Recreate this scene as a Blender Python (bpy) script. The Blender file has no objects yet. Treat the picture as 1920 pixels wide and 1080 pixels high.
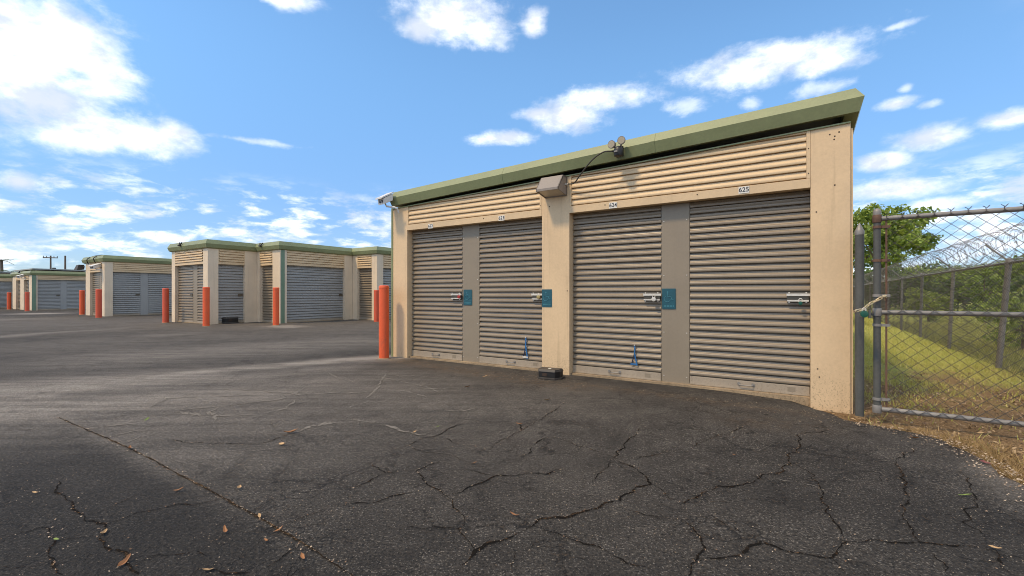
import bpy, bmesh, math, random
import numpy as np
from mathutils import Matrix, Vector, noise as mnoise

random.seed(7); rng = np.random.default_rng(7)
SC = bpy.context.scene
COL = SC.collection
R = math.radians

# ------------------------------------------------------------------ camera
F, CX, HY, CAMZ = 853.0, 960.0, 551.0, 1.08
cam_d = bpy.data.cameras.new('camera'); cam = bpy.data.objects.new('camera', cam_d); COL.objects.link(cam)
cam.location = (0, 0, CAMZ); cam.rotation_euler = (R(90), 0, 0)
cam_d.sensor_width = 36; cam_d.lens = F / 1920 * 36; cam_d.shift_y = 11 / 1920
cam_d.clip_start = .05; cam_d.clip_end = 3000
SC.camera = cam

# ------------------------------------------------------------------ sun, exposure
SUN = Vector((-.166, -.098, .30)).normalized()
sd = bpy.data.lights.new('sun', 'SUN'); sd.energy = 2.25; sd.angle = R(7); sd.color = (1, .76, .47)
so = bpy.data.objects.new('sun', sd); COL.objects.link(so)
so.rotation_euler = (-SUN).to_track_quat('-Z', 'Y').to_euler(); so.location = (-10, -6, 20)
SC.view_settings.view_transform = 'Standard'; SC.view_settings.look = 'None'
SC.view_settings.gamma = 1; SC.view_settings.use_curve_mapping = False
SC.view_settings.exposure = 0.45
SC.cycles.pixel_filter_type = 'BLACKMAN_HARRIS'; SC.cycles.filter_width = .95
SKY_STRENGTH = .15
CLOUD = 1.2

# ------------------------------------------------------------------ node helper
class NT:
    def __init__(s, tree): s.t = tree; s.n = tree.nodes; s.l = tree.links
    def new(s, typ, **kw):
        n = s.n.new(typ)
        for k, v in kw.items(): setattr(n, k, v)
        return n
    def put(s, sock, v):
        if isinstance(v, bpy.types.NodeSocket): s.l.new(v, sock)
        elif v is not None: sock.default_value = v
    def math(s, op, a, b=None, c=None, clamp=False):
        n = s.new('ShaderNodeMath', operation=op, use_clamp=clamp)
        s.put(n.inputs[0], a); s.put(n.inputs[1], b); s.put(n.inputs[2], c)
        return n.outputs[0]
    def vmath(s, op, a, b=None, c=None):
        n = s.new('ShaderNodeVectorMath', operation=op)
        s.put(n.inputs[0], a); s.put(n.inputs[1], b)
        if c is not None: s.put(n.inputs[2], c)
        return n.outputs['Value'] if op in ('LENGTH', 'DOT_PRODUCT') else n.outputs[0]
    def noise(s, vec, scale, detail=4, rough=.55, dist=0.):
        n = s.new('ShaderNodeTexNoise'); s.put(n.inputs['Vector'], vec)
        n.inputs['Scale'].default_value = scale; n.inputs['Detail'].default_value = detail
        n.inputs['Roughness'].default_value = rough; n.inputs['Distortion'].default_value = dist
        return n.outputs['Fac']
    def step(s, v, a, b, lo=0., hi=1.):
        n = s.new('ShaderNodeMapRange', interpolation_type='SMOOTHSTEP')
        s.put(n.inputs[0], v); n.inputs[1].default_value = a; n.inputs[2].default_value = b
        n.inputs[3].default_value = lo; n.inputs[4].default_value = hi
        return n.outputs[0]
    def mix(s, f, a, b, op='MIX'):
        n = s.new('ShaderNodeMix', data_type='RGBA', blend_type=op)
        s.put(n.inputs[0], f)
        s.put(n.inputs[6], c4(a)); s.put(n.inputs[7], c4(b))
        return n.outputs[2]
    def scalev(s, vec, x, y, z): return s.vmath('MULTIPLY', vec, (x, y, z))
    def bump(s, h, strength, dist):
        n = s.new('ShaderNodeBump'); s.put(n.inputs['Height'], h)
        n.inputs['Strength'].default_value = strength; n.inputs['Distance'].default_value = dist
        return n.outputs[0]
    def attr(s, name):
        n = s.new('ShaderNodeAttribute', attribute_name=name); return n.outputs['Fac']

def c4(c):
    if isinstance(c, (tuple, list)) and len(c) == 3: return (*c, 1)
    return c
def lin(r, g, b):
    f = lambda v: v / 12.92 if v <= .04045 else ((v + .055) / 1.055) ** 2.4
    return (f(r / 255), f(g / 255), f(b / 255))

# ------------------------------------------------------------------ world: sky and clouds
W = bpy.data.worlds.new('World'); SC.world = W; W.use_nodes = True
w = NT(W.node_tree); w.n.clear()
tc = w.new('ShaderNodeTexCoord'); D = tc.outputs['Generated']
sky = w.new('ShaderNodeTexSky', sky_type='NISHITA')
sky.sun_disc = False; sky.sun_elevation = math.asin(SUN.z); sky.sun_rotation = math.atan2(SUN.x, SUN.y)
sky.altitude = 0; sky.air_density = 1.0; sky.dust_density = .3; sky.ozone_density = 1.6
sep = w.new('ShaderNodeSeparateXYZ'); w.put(sep.inputs[0], D)
az = w.math('ARCTAN2', sep.outputs[0], sep.outputs[1]); el = w.math('ARCSINE', sep.outputs[2])
ae = w.new('ShaderNodeCombineXYZ'); w.put(ae.inputs[0], az); w.put(ae.inputs[1], el)
AE = ae.outputs[0]
def azel(px, py):
    return math.atan2(px - CX, F), math.atan2(HY - py, math.hypot(F, px - CX))
# cloud banks: centre and half sizes, each held by its own bearing and height in the sky
BANKS = [(30, 100, 165, 130), (130, 70, 110, 75), (70, 190, 170, 66), (185, 120, 72, 80), (-120, 120, 160, 140),
         (240, 252, 120, 34), (150, 262, 90, 20), (330, 250, 45, 22), (545, 2, 55, 20), (845, 35, 92, 46), (900, 55, 50, 35), (790, 50, 50, 28),
         (1440, 118, 160, 32), (1400, 138, 95, 28), (1540, 118, 80, 22), (1065, 218, 62, 30), (1120, 188, 85, 22), (1010, 215, 45, 14), (950, 260, 54, 14),
         (1745, 255, 75, 20), (1655, 303, 46, 15), (1890, 222, 60, 17), (1690, 355, 100, 18), (1680, 195, 40, 12), (1000, 40, 20, 26),
         (1760, 382, 60, 12), (36, 340, 42, 16), (2100, 120, 120, 40)]
WISPS = [(1290, 195, 45, 22), (1680, 50, 55, 9), (460, 262, 110, 8), (1540, 165, 60, 18), (1740, 195, 30, 10), (1700, 165, 18, 12), (1410, 195, 22, 14)]
def field(banks):
    cur = None
    for (x, y, rx, ry) in banks:
        a0, e0 = azel(x, y)
        ra = abs(azel(x + rx, y)[0] - azel(x - rx, y)[0]) / 2; re = abs(azel(x, y + ry)[1] - azel(x, y - ry)[1]) / 2
        L = w.vmath('LENGTH', w.vmath('MULTIPLY_ADD', AE, (1 / ra, 1 / re, 0), (-a0 / ra, -e0 / re, 0)))
        if cur is None: cur = L
        else: cur = w.math('SMOOTH_MIN', cur, L, .25)
    return cur
Dst = w.scalev(D, 1, 1, 1.7)
n1 = w.noise(Dst, 12, 9, .62, .25)
n1b = w.noise(Dst, 26, 6, .62, .1)
dmin = field(BANKS)
dd = w.math('ADD', dmin, w.math('MULTIPLY', w.math('SUBTRACT', n1, .5), 1.9))
dd = w.math('ADD', dd, w.math('MULTIPLY', w.math('SUBTRACT', n1b, .5), 1.1))
c1 = w.math('MULTIPLY', w.step(dd, 1.46, .08), .96)
dw = w.math('ADD', field(WISPS), w.math('MULTIPLY', w.math('SUBTRACT', n1, .5), 3.2))
c2 = w.math('MULTIPLY', w.step(dw, 1.1, .1), .42)
# low broken cloud all round the horizon
nv = w.noise(w.scalev(D, 1, 1, 3.0), 13, 9, .60, .15)
band = w.math('MULTIPLY', w.step(el, .235, .15), w.step(el, -.02, .035))
c3 = w.math('MULTIPLY', w.math('MULTIPLY', w.step(nv, .45, .66), band), .80)
# overhead and behind: unseen cloud, cover thickened to add white fill light
nb = w.noise(w.vmath('ADD', Dst, (3.1, 1.7, .4)), 3.2, 9, .6, .2)
back = w.step(sep.outputs[1], .64, .40)
c4_ = w.math('MULTIPLY', w.step(nb, .455, .60), back)
cov = w.math('MAXIMUM', w.math('MAXIMUM', c1, c2), w.math('MAXIMUM', c3, c4_))
shade = w.step(w.math('ADD', w.noise(w.vmath('ADD', Dst, (0, 0, .05)), 10, 7, .6), w.math('MULTIPLY', w.math('SUBTRACT', 1., w.math('MINIMUM', dd, 1.)), -.10)), .34, .60)
ccol = w.mix(shade, (.50 * CLOUD, .545 * CLOUD, .63 * CLOUD), (1.0 * CLOUD, 1.0 * CLOUD, 1.0 * CLOUD))
hsv = w.new('ShaderNodeHueSaturation'); w.put(hsv.inputs['Color'], sky.outputs[0])
hsv.inputs['Saturation'].default_value = 1.0; hsv.inputs['Value'].default_value = 1.0
SKYTINT = w.mix(1.0, hsv.outputs[0], w.mix(w.step(el, .0, .5), (.45, .54, .74), (.86, 1.12, 1.20)), 'MULTIPLY')
bg1 = w.new('ShaderNodeBackground'); w.put(bg1.inputs[0], SKYTINT); bg1.inputs[1].default_value = SKY_STRENGTH
bg2 = w.new('ShaderNodeBackground'); w.put(bg2.inputs[0], ccol); bg2.inputs[1].default_value = 1.0
mx = w.new('ShaderNodeMixShader'); w.put(mx.inputs[0], cov); w.put(mx.inputs[1], bg1.outputs[0]); w.put(mx.inputs[2], bg2.outputs[0])
wo = w.new('ShaderNodeOutputWorld'); w.put(wo.inputs[0], mx.outputs[0])
W.cycles.sampling_method = 'MANUAL'; W.cycles.sample_map_resolution = 512

# ------------------------------------------------------------------ geometry helpers
def tag(o, label=None, cat=None, group=None, kind=None):
    if label: o['label'] = label
    if cat: o['category'] = cat
    if group: o['group'] = group
    if kind: o['kind'] = kind
    return o
def thing(name, label, cat, loc=(0, 0, 0), rz=0, group=None):
    o = bpy.data.objects.new(name, None); COL.objects.link(o)
    o.location = loc; o.rotation_euler = (0, 0, rz); o.empty_display_size = .1
    return tag(o, label, cat, group)
def link_copy(o, parent):
    c = o.copy(); COL.objects.link(c); c.parent = parent; return c
def copy_tree(o, loc=None, rz=None, label=None):
    c = o.copy(); COL.objects.link(c)
    if loc is not None: c.location = loc
    if rz is not None: c.rotation_euler = (0, 0, rz)
    if label: c['label'] = label
    for ch in list(o.children):
        k = ch.copy(); COL.objects.link(k); k.parent = c
        for g in list(ch.children):
            q = g.copy(); COL.objects.link(q); q.parent = k
    return c

class MB:
    def __init__(s, M=None): s.v = []; s.f = []; s.M = M
    def add(s, vs, fs):
        b = len(s.v)
        if s.M is not None: vs = [tuple(s.M @ Vector(p)) for p in vs]
        s.v += [tuple(p) for p in vs]; s.f += [tuple(i + b for i in f) for f in fs]; return s
    def box(s, x0, x1, y0, y1, z0, z1):
        return s.add([(x0, y0, z0), (x1, y0, z0), (x1, y1, z0), (x0, y1, z0), (x0, y0, z1), (x1, y0, z1), (x1, y1, z1), (x0, y1, z1)],
                     [(0, 3, 2, 1), (4, 5, 6, 7), (0, 1, 5, 4), (1, 2, 6, 5), (2, 3, 7, 6), (3, 0, 4, 7)])
    def tube(s, path, r, n=8, cap=True):
        P = [Vector(p) for p in path]; rs = r if isinstance(r, (list, tuple)) else [r] * len(P)
        ref = None; vs = []; fs = []
        for i, p in enumerate(P):
            t = (P[min(i + 1, len(P) - 1)] - P[max(i - 1, 0)]).normalized()
            if ref is None:
                ref = t.orthogonal().normalized()
            else:
                ref = (ref - t * ref.dot(t))
                ref = ref.normalized() if ref.length > 1e-6 else t.orthogonal().normalized()
            b = t.cross(ref)
            for k in range(n):
                a = 2 * math.pi * k / n
                vs.append(p + (ref * math.cos(a) + b * math.sin(a)) * rs[i])
        for i in range(len(P) - 1):
            for k in range(n):
                k2 = (k + 1) % n
                fs.append((i * n + k, i * n + k2, (i + 1) * n + k2, (i + 1) * n + k))
        if cap:
            fs.append(tuple(reversed(range(n)))); fs.append(tuple(range((len(P) - 1) * n, len(P) * n)))
        return s.add(vs, fs)
    def lathe(s, prof, n=20, c=(0, 0, 0)):
        vs = []; fs = []
        for (r, z) in prof:
            for k in range(n):
                a = 2 * math.pi * k / n; vs.append((c[0] + r * math.cos(a), c[1] + r * math.sin(a), c[2] + z))
        for i in range(len(prof) - 1):
            for k in range(n):
                k2 = (k + 1) % n; fs.append((i * n + k, i * n + k2, (i + 1) * n + k2, (i + 1) * n + k))
        fs.append(tuple(reversed(range(n)))); fs.append(tuple(range((len(prof) - 1) * n, len(prof) * n)))
        return s.add(vs, fs)
    def sweep(s, prof, x0, x1, caps=True):
        """profile of (y, z) extruded along x"""
        n = len(prof)
        vs = [(x0, y, z) for y, z in prof] + [(x1, y, z) for y, z in prof]
        fs = [(i, i + n, (i + 1) % n + n, (i + 1) % n) for i in range(n)]
        if caps: fs += [tuple(range(n)), tuple(reversed(range(n, 2 * n)))]
        return s.add(vs, fs)
    def build(s, name, mat, parent=None, smooth=False, bevel=0, kind=None, loc=None):
        me = bpy.data.meshes.new(name); me.from_pydata(s.v, [], s.f)
        bm = bmesh.new(); bm.from_mesh(me)
        bmesh.ops.recalc_face_normals(bm, faces=bm.faces[:])
        if bevel: bmesh.ops.bevel(bm, geom=[e for e in bm.edges if len(e.link_faces) == 2 and e.calc_face_angle(0) > .5], offset=bevel, segments=2, profile=.7, affect='EDGES')
        bm.to_mesh(me); bm.free()
        if smooth:
            me.polygons.foreach_set('use_smooth', [True] * len(me.polygons))
            me.set_sharp_from_angle(angle=R(40))
        me.materials.append(mat); me.update()
        o = bpy.data.objects.new(name, me); COL.objects.link(o)
        if parent: o.parent = parent
        if loc: o.location = loc
        if kind: o['kind'] = kind
        return o

def raw(name, V, Fs, mat, parent=None, kind=None, attrs=None, smooth=False):
    me = bpy.data.meshes.new(name)
    V = np.asarray(V, np.float32); Fs = np.asarray(Fs, np.int32)
    k = Fs.shape[1]
    me.vertices.add(len(V)); me.vertices.foreach_set('co', V.ravel())
    me.loops.add(Fs.size); me.loops.foreach_set('vertex_index', Fs.ravel())
    me.polygons.add(len(Fs)); me.polygons.foreach_set('loop_start', np.arange(0, Fs.size, k, dtype=np.int32))
    me.update(calc_edges=True); me.validate()
    for nm, (dom, vals) in (attrs or {}).items():
        a = me.attributes.new(nm, 'FLOAT', dom); a.data.foreach_set('value', np.asarray(vals, np.float32))
    if smooth: me.polygons.foreach_set('use_smooth', [True] * len(me.polygons))
    me.materials.append(mat)
    o = bpy.data.objects.new(name, me); COL.objects.link(o)
    if parent: o.parent = parent
    if kind: o['kind'] = kind
    return o

# ------------------------------------------------------------------ materials
def new_mat(name):
    m = bpy.data.materials.new(name); m.use_nodes = True
    t = NT(m.node_tree); b = t.n.get('Principled BSDF'); return m, t, b
def painted(name, col, rough=.5, var=.12, streak=.0, specks=0., dirtcol=(.10, .075, .045), bump=.0, metal=0., grime=.0, spec=.5):
    m, t, b = new_mat(name)
    P = t.new('ShaderNodeNewGeometry').outputs['Position']
    a = t.noise(P, 1.6, 5, .6); c = t.noise(P, 38, 3, .6)
    f = t.math('ADD', t.math('MULTIPLY', a, .65), t.math('MULTIPLY', c, .35))
    k = t.step(f, .3, .7)
    cc = t.mix(k, tuple(v * (1 - var) for v in col), tuple(min(1, v * (1 + var * .6)) for v in col))
    if streak:
        st = t.noise(t.scalev(P, 14, 14, .7), 1.0, 4, .6)
        cc = t.mix(t.math('MULTIPLY', t.step(st, .52, .75), streak), cc, dirtcol)
    if grime:
        g = t.noise(P, 5.5, 8, .72, .4)
        cc = t.mix(t.math('MULTIPLY', t.step(g, .55, .72), grime), cc, dirtcol)
    if specks:
        v = t.noise(P, 90, 3, .6); zz = t.new('ShaderNodeSeparateXYZ'); t.put(zz.inputs[0], P)
        lim = t.step(t.math('ADD', zz.outputs[2], t.math('MULTIPLY', t.noise(P, 4, 3), .35)), .62, .12)
        cc = t.mix(t.math('MULTIPLY', t.math('MULTIPLY', t.step(v, .56, .66), lim), specks), cc, dirtcol)
        bl = t.math('MULTIPLY', t.step(t.noise(P, 17, 6, .7), .55, .70), t.step(zz.outputs[2], .55, .05))
        cc = t.mix(t.math('MULTIPLY', bl, specks * .5), cc, tuple(.5 * a_ + .5 * b_ for a_, b_ in zip(dirtcol, col)))
    t.put(b.inputs['Base Color'], cc)
    t.put(b.inputs['Roughness'], t.step(a, .2, .8, rough - .08, rough + .1))
    b.inputs['Metallic'].default_value = metal; b.inputs['Specular IOR Level'].default_value = spec
    h = t.math('ADD', t.math('MULTIPLY', t.noise(P, 3.5, 2, .5), 1.0), t.math('MULTIPLY', t.noise(P, 160, 2, .5), .02))
    if bump: t.put(b.inputs['Normal'], t.bump(h, 1.0, bump))
    return m

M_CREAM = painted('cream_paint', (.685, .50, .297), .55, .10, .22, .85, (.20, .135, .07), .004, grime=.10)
M_CREAMF = painted('shade_lifted_cream_paint', (.74, .595, .42), .55, .10, .12, .75, (.20, .135, .07), .004, grime=.12)  # same cream, lightened and greyed to brighten the far buildings' shaded faces
M_PANEL = painted('cream_ribbed_paint', (.66, .485, .285), .5, .10, .10, 0, (.22, .16, .09), .002, grime=.10)
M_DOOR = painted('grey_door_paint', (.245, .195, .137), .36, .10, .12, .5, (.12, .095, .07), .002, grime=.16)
M_DOOR_SHADE = painted('shade_cooled_door_paint', (.33, .32, .295), .42, .10, .12, .5, (.12, .10, .08), .002, grime=.12)  # copy of the grey door paint, cool shade coloured in for far side doors
M_DIV = painted('grey_post_paint', (.26, .215, .155), .45, .08, .06, .4, (.13, .10, .07), .003, grime=.08)
M_GREEN = painted('green_trim_paint', (.235, .26, .125), .48, .14, .12, 0, (.22, .19, .11), .004, grime=.18)
M_GREEN2 = painted('teal_downspout_paint', (.17, .25, .16), .45, .12, .1)
M_ROOF = painted('roof_metal', (.35, .36, .34), .5, .15, .2, metal=.3)
M_WALL = painted('wall_sheet', (.50, .42, .31), .6, .1, .1)
M_SILL = painted('stained_concrete', (.34, .25, .15), .9, .4, 0, .9, (.10, .07, .04), .01, grime=.5)
M_BAR = painted('door_bar_metal', (.36, .30, .225), .45, .14, .15, .6, (.16, .12, .08), .002, grime=.3)
M_STEEL = painted('zinc_steel', (.70, .66, .58), .4, .2, 0, metal=.35)
M_LATCHBASE = painted('latch_base', (.15, .13, .10), .4, .2, 0, metal=.6)
M_GALV = painted('galvanised_pipe', (.24, .225, .205), .5, .22, .25, 0, (.14, .11, .085), .001, metal=.15, grime=.3)
M_GALVD = painted('weathered_post_steel', (.085, .086, .078), .6, .3, .4, 0, (.16, .15, .13), .001, metal=.1, grime=.3)
M_WIRE = painted('fence_wire', (.075, .068, .060), .6, .25, 0, metal=.2)
M_RAZOR = painted('razor_wire_steel', (.17, .165, .15), .5, .3, 0, metal=.3)
M_RUST = painted('rusty_steel', (.16, .09, .06), .7, .4, .3, 0, (.05, .04, .035), .001, metal=.3)
M_BOLLARD = painted('orange_paint', (.80, .115, .030), .45, .10, .35, .7, (.26, .10, .06), .003, grime=.3)
M_BOLLARDF = painted('faded_red_paint', (.68, .10, .040), .5, .12, .25, .5, (.30, .09, .06), .003, grime=.2)
M_BLACK = painted('black_plastic', (.012, .011, .010), .45, .3, 0, 0, bump=.001)
M_BLACKTOP = painted('dusty_black_plastic', (.055, .047, .038), .6, .3, 0, 0, bump=.001, grime=.3, dirtcol=(.12, .10, .08))
M_LAMP = painted('bronze_lamp_paint', (.255, .215, .18), .45, .1, .1)
M_LENS = painted('lamp_glass', (.55, .47, .36), .2, .1)
M_BULB = painted('lamp_face', (.42, .36, .25), .2, .2)
M_WHITE = painted('white_housing', (.68, .66, .62), .45, .1, .2, 0, (.3, .24, .17), grime=.2)
M_PLATE = painted('white_plate', (.76, .73, .66), .5, .06)
M_INK = painted('black_ink', (.02, .02, .02), .5, .1)
M_TEAL = painted('teal_sign', (.012, .085, .115), .35, .15)
M_TEALTXT = painted('raised_teal', (.05, .20, .25), .35, .15)
M_BLUE = painted('blue_webbing', (.02, .13, .33), .7, .25)
M_BLUED = painted('dark_blue_webbing', (.006, .012, .04), .7, .25)
M_RED = painted('red_lock_paint', (.34, .03, .025), .3, .2)
M_LOCKG = painted('green_lock_paint', (.008, .085, .055), .3, .2)
M_BRASS = painted('brass', (.5, .38, .16), .35, .2, metal=.8)
M_CHAIN = painted('zinc_chain', (.62, .52, .34), .35, .25, metal=.75)
M_WOOD = painted('pole_wood', (.16, .12, .09), .9, .2)
M_BARK = painted('bark', (.14, .11, .08), .95, .35, .4, bump=.01)
M_HOLE = painted('screw_hole', (.05, .03, .02), .8, .2)
M_FENCEBOARD = painted('grey_boards', (.14, .135, .125), .8, .2, .3)

def leaf_mat(name, dark, light, trans=.35):
    m, t, b = new_mat(name)
    a = t.attr('tint'); cc = t.mix(a, dark, light)
    t.put(b.inputs['Base Color'], cc); b.inputs['Roughness'].default_value = .5
    tr = t.new('ShaderNodeBsdfTranslucent'); t.put(tr.inputs[0], t.mix(.5, cc, light))
    mxn = t.new('ShaderNodeMixShader'); mxn.inputs[0].default_value = trans
    t.put(mxn.inputs[1], b.outputs[0]); t.put(mxn.inputs[2], tr.outputs[0])
    t.put(t.n['Material Output'].inputs[0], mxn.outputs[0]); return m
M_LEAF = leaf_mat('tree_leaves', (.075, .135, .02), (.37, .45, .085))
M_LEAFD = leaf_mat('dark_leaves', (.035, .07, .016), (.16, .22, .05))
M_LEAFY = leaf_mat('yellow_green_leaves', (.14, .20, .025), (.40, .46, .08))
M_PALM = leaf_mat('palm_leaves', (.03, .06, .015), (.10, .15, .03))
M_GRASS = leaf_mat('grass_blades', (.25, .285, .045), (.68, .60, .19), .3)
M_GRASSD = leaf_mat('dry_grass_blades', (.20, .12, .04), (.46, .32, .14), .25)
M_TALL = leaf_mat('tall_grass_blades', (.17, .20, .035), (.50, .46, .14), .3)
M_LITTER = leaf_mat('dead_leaf_litter', (.09, .05, .025), (.46, .32, .17), .15)
M_CRUMB = leaf_mat('crumbs', (.14, .075, .035), (.55, .44, .31), .0)
M_LEAFBR = painted('brown_leaf', (.28, .125, .045), .6, .4)
M_LEAFTAN = painted('tan_leaf', (.42, .27, .13), .6, .4)
M_LEAFGR = painted('green_leaf', (.19, .26, .05), .5, .3)
M_LEAFRED = painted('red_leaf', (.17, .045, .04), .6, .3)

# asphalt
def asphalt_mat():
    m, t, b = new_mat('asphalt')
    P = t.new('ShaderNodeNewGeometry').outputs['Position']
    big = t.noise(P, .55, 6, .62); mid = t.noise(P, 4.5, 6, .65); fine = t.noise(P, 85, 4, .7); vf = t.noise(P, 230, 2, .6)
    base = t.mix(t.step(t.math('ADD', t.math('MULTIPLY', big, .7), t.math('MULTIPLY', mid, .3)), .36, .64), (.060, .052, .043), (.104, .090, .074))
    base = t.mix(t.math('MULTIPLY', t.step(mid, .50, .70), .45), base, (.112, .099, .084))
    base = t.mix(t.math('MULTIPLY', t.step(fine, .50, .33), .92), base, (.012, .011, .010))
    base = t.mix(t.math('MULTIPLY', t.step(fine, .56, .72), .55), base, (.185, .165, .140))
    sp = t.step(t.math('ADD', t.noise(P, 105, 2, .5), t.math('MULTIPLY', t.noise(P, 2.2, 4, .65), .22)), .70, .77)
    base = t.mix(t.math('MULTIPLY', sp, .85), base, (.30, .265, .22))
    base = t.mix(t.math('MULTIPLY', t.attr('patch'), .62), base, (.021, .0185, .016))
    pt_ = t.step(t.noise(P, 42, 4, .65), .43, .33)
    base = t.mix(t.math('MULTIPLY', pt_, .75), base, (.010, .009, .008))
    # old surface fissures
    vo = t.new('ShaderNodeTexVoronoi', feature='DISTANCE_TO_EDGE'); vo.inputs['Scale'].default_value = 5.5
    t.put(vo.inputs['Vector'], t.vmath('ADD', P, t.vmath('SCALE', t.vmath('SUBTRACT', t.new('ShaderNodeTexNoise').outputs['Color'], (.5, .5, .5)), None)))
    nz = t.new('ShaderNodeTexNoise'); t.put(nz.inputs['Vector'], P); nz.inputs['Scale'].default_value = 7; nz.inputs['Detail'].default_value = 5
    t.put(vo.inputs['Vector'], t.vmath('MULTIPLY_ADD', nz.outputs['Color'], (.35, .35, 0), P))
    fis = t.math('MULTIPLY', t.step(vo.outputs['Distance'], .05, .012), t.step(t.noise(P, 1.5, 4, .65), .50, .62))
    v2 = t.new('ShaderNodeTexVoronoi', feature='DISTANCE_TO_EDGE'); v2.inputs['Scale'].default_value = 2.1
    n3 = t.new('ShaderNodeTexNoise'); t.put(n3.inputs['Vector'], P); n3.inputs['Scale'].default_value = 4.5; n3.inputs['Detail'].default_value = 7; n3.inputs['Roughness'].default_value = .65
    t.put(v2.inputs['Vector'], t.vmath('MULTIPLY_ADD', n3.outputs['Color'], (.42, .42, 0), P))
    f3 = t.math('MULTIPLY', t.step(v2.outputs['Distance'], .017, .005), t.step(t.noise(P, .9, 5, .65), .42, .56))
    fis = t.math('MAXIMUM', fis, f3)
    base = t.mix(t.math('MULTIPLY', fis, .78), base, t.mix(t.step(t.noise(P, 40, 3, .6), .5, .66), (.012, .011, .010), (.12, .085, .055)))
    du = t.attr('dust')
    dn = t.math('ADD', t.math('MULTIPLY', t.noise(P, 6, 6, .7), .8), t.math('MULTIPLY', fine, .5))
    mp = t.new('ShaderNodeMapping'); t.put(mp.inputs[0], P); mp.inputs['Rotation'].default_value = (0, 0, -math.atan2(.77, .63)); mp.inputs['Scale'].default_value = (.45, 5.0, 1)
    strk = t.step(t.noise(mp.outputs[0], 1.3, 6, .62), .34, .66, .62, 1.25)
    du = t.math('MULTIPLY', du, strk)
    dm = t.math('MULTIPLY', du, t.step(dn, .35, .90, .62, 1.35), clamp=True)
    base = t.mix(dm, base, (.42, .37, .31))
    di = t.math('MULTIPLY', t.attr('dirt'), t.step(t.noise(P, 11, 6, .7), .35, .65), clamp=True)
    base = t.mix(di, base, (.20, .125, .065))
    t.put(b.inputs['Base Color'], base); b.inputs['Roughness'].default_value = .88; b.inputs['Specular IOR Level'].default_value = .3
    h = t.math('ADD', t.math('MULTIPLY', fine, 1.0), t.math('ADD', t.math('MULTIPLY', vf, .45), t.math('MULTIPLY', mid, 1.6)))
    pit = t.step(t.noise(P, 48, 4, .65), .54, .38)
    base = t.mix(t.math('MULTIPLY', pit, .7), base, (.010, .009, .008)) if 0 else base
    h = t.math('SUBTRACT', h, t.math('ADD', t.math('MULTIPLY', fis, .9), t.math('MULTIPLY', pit, .9)))
    t.put(b.inputs['Normal'], t.bump(h, 1.0, .018))
    return m
M_ASPHALT = asphalt_mat()
def crack_mat(name, c1_, c2_, thr, bump=True):
    m, t, b = new_mat(name)
    P = t.new('ShaderNodeNewGeometry').outputs['Position']
    n = t.noise(P, 60, 5, .7); n2 = t.noise(P, 6, 4, .6)
    k = t.math('MULTIPLY', t.step(n, .5, .66), t.step(n2, .4, .62))
    t.put(b.inputs['Base Color'], t.mix(k, c1_, c2_)); b.inputs['Roughness'].default_value = 1; b.inputs['Specular IOR Level'].default_value = .05
    tr = t.new('ShaderNodeBsdfTransparent'); mxn = t.new('ShaderNodeMixShader')
    t.put(mxn.inputs[0], t.step(t.noise(P, 45, 5, .7), thr, thr + .05))
    t.put(mxn.inputs[1], tr.outputs[0]); t.put(mxn.inputs[2], b.outputs[0])
    t.put(t.n['Material Output'].inputs[0], mxn.outputs[0]); return m
M_CRACK = crack_mat('crack_fill', (.011, .0095, .008), (.13, .075, .038), .40)
M_CRACKP = crack_mat('dusty_crack', (.17, .155, .135), (.27, .24, .20), .42)
M_SEAM = crack_mat('seam_fill', (.022, .016, .011), (.26, .165, .085), .30)

def soil_mat():
    m, t, b = new_mat('yard_ground')
    P = t.new('ShaderNodeNewGeometry').outputs['Position']
    sx = t.new('ShaderNodeSeparateXYZ'); t.put(sx.inputs[0], P)
    n = t.noise(P, 1.1, 6, .65); f = t.noise(P, 28, 5, .7); f2 = t.noise(P, 75, 3, .7)
    green = t.mix(t.step(f, .35, .65), (.20, .25, .045), (.45, .43, .14))
    brown = t.mix(t.step(f2, .35, .65), (.10, .062, .032), (.30, .20, .105))
    far = t.math('ADD', t.math('MULTIPLY', t.math('SUBTRACT', sx.outputs[1], 6.3), .45), t.math('MULTIPLY', t.math('SUBTRACT', n, .5), 3.2))
    k = t.step(far, -.6, .9)
    c = t.mix(k, brown, green)
    t.put(b.inputs['Base Color'], c); b.inputs['Roughness'].default_value = .95; b.inputs['Specular IOR Level'].default_value = .1
    t.put(b.inputs['Normal'], t.bump(t.math('ADD', f, t.math('MULTIPLY', f2, .5)), .8, .03))
    return m
M_SOIL = soil_mat()

# ------------------------------------------------------------------ placing by sight lines on the ground
TH = R(32.9)
E = Vector((math.cos(TH), -math.sin(TH))); D2 = Vector((math.sin(TH), math.cos(TH)))
def zg(x, y):
    u = np.clip((np.asarray(x) - 2.2) / 1.3, 0, 1); return -.05 * u * u * (3 - 2 * u)
def zrel(x, y): return mnoise.noise(Vector((x * .35, y * .35, 0))) * .006 + float(zg(x, y))
def gp(px, py):
    z = 0.
    for _ in range(4):
        Y = F * (CAMZ - z) / (py - HY); X = (px - CX) / F * Y; z = float(zg(X, Y))
    return Vector((X, Y))
def face_s(P, u, px):
    r = (px - CX) / F; return (r * P[1] - P[0]) / (u[0] - r * u[1])

# ------------------------------------------------------------------ ground, asphalt
g = MB(); g.add([(-900, -500, -.085), (900, -500, -.085), (900, 1600, -.085), (-900, 1600, -.085)], [(0, 1, 2, 3)])
ground = g.build('ground', M_SOIL, kind='structure'); ground['label'] = 'grassy ground with leaf litter around the asphalt lot'

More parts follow.
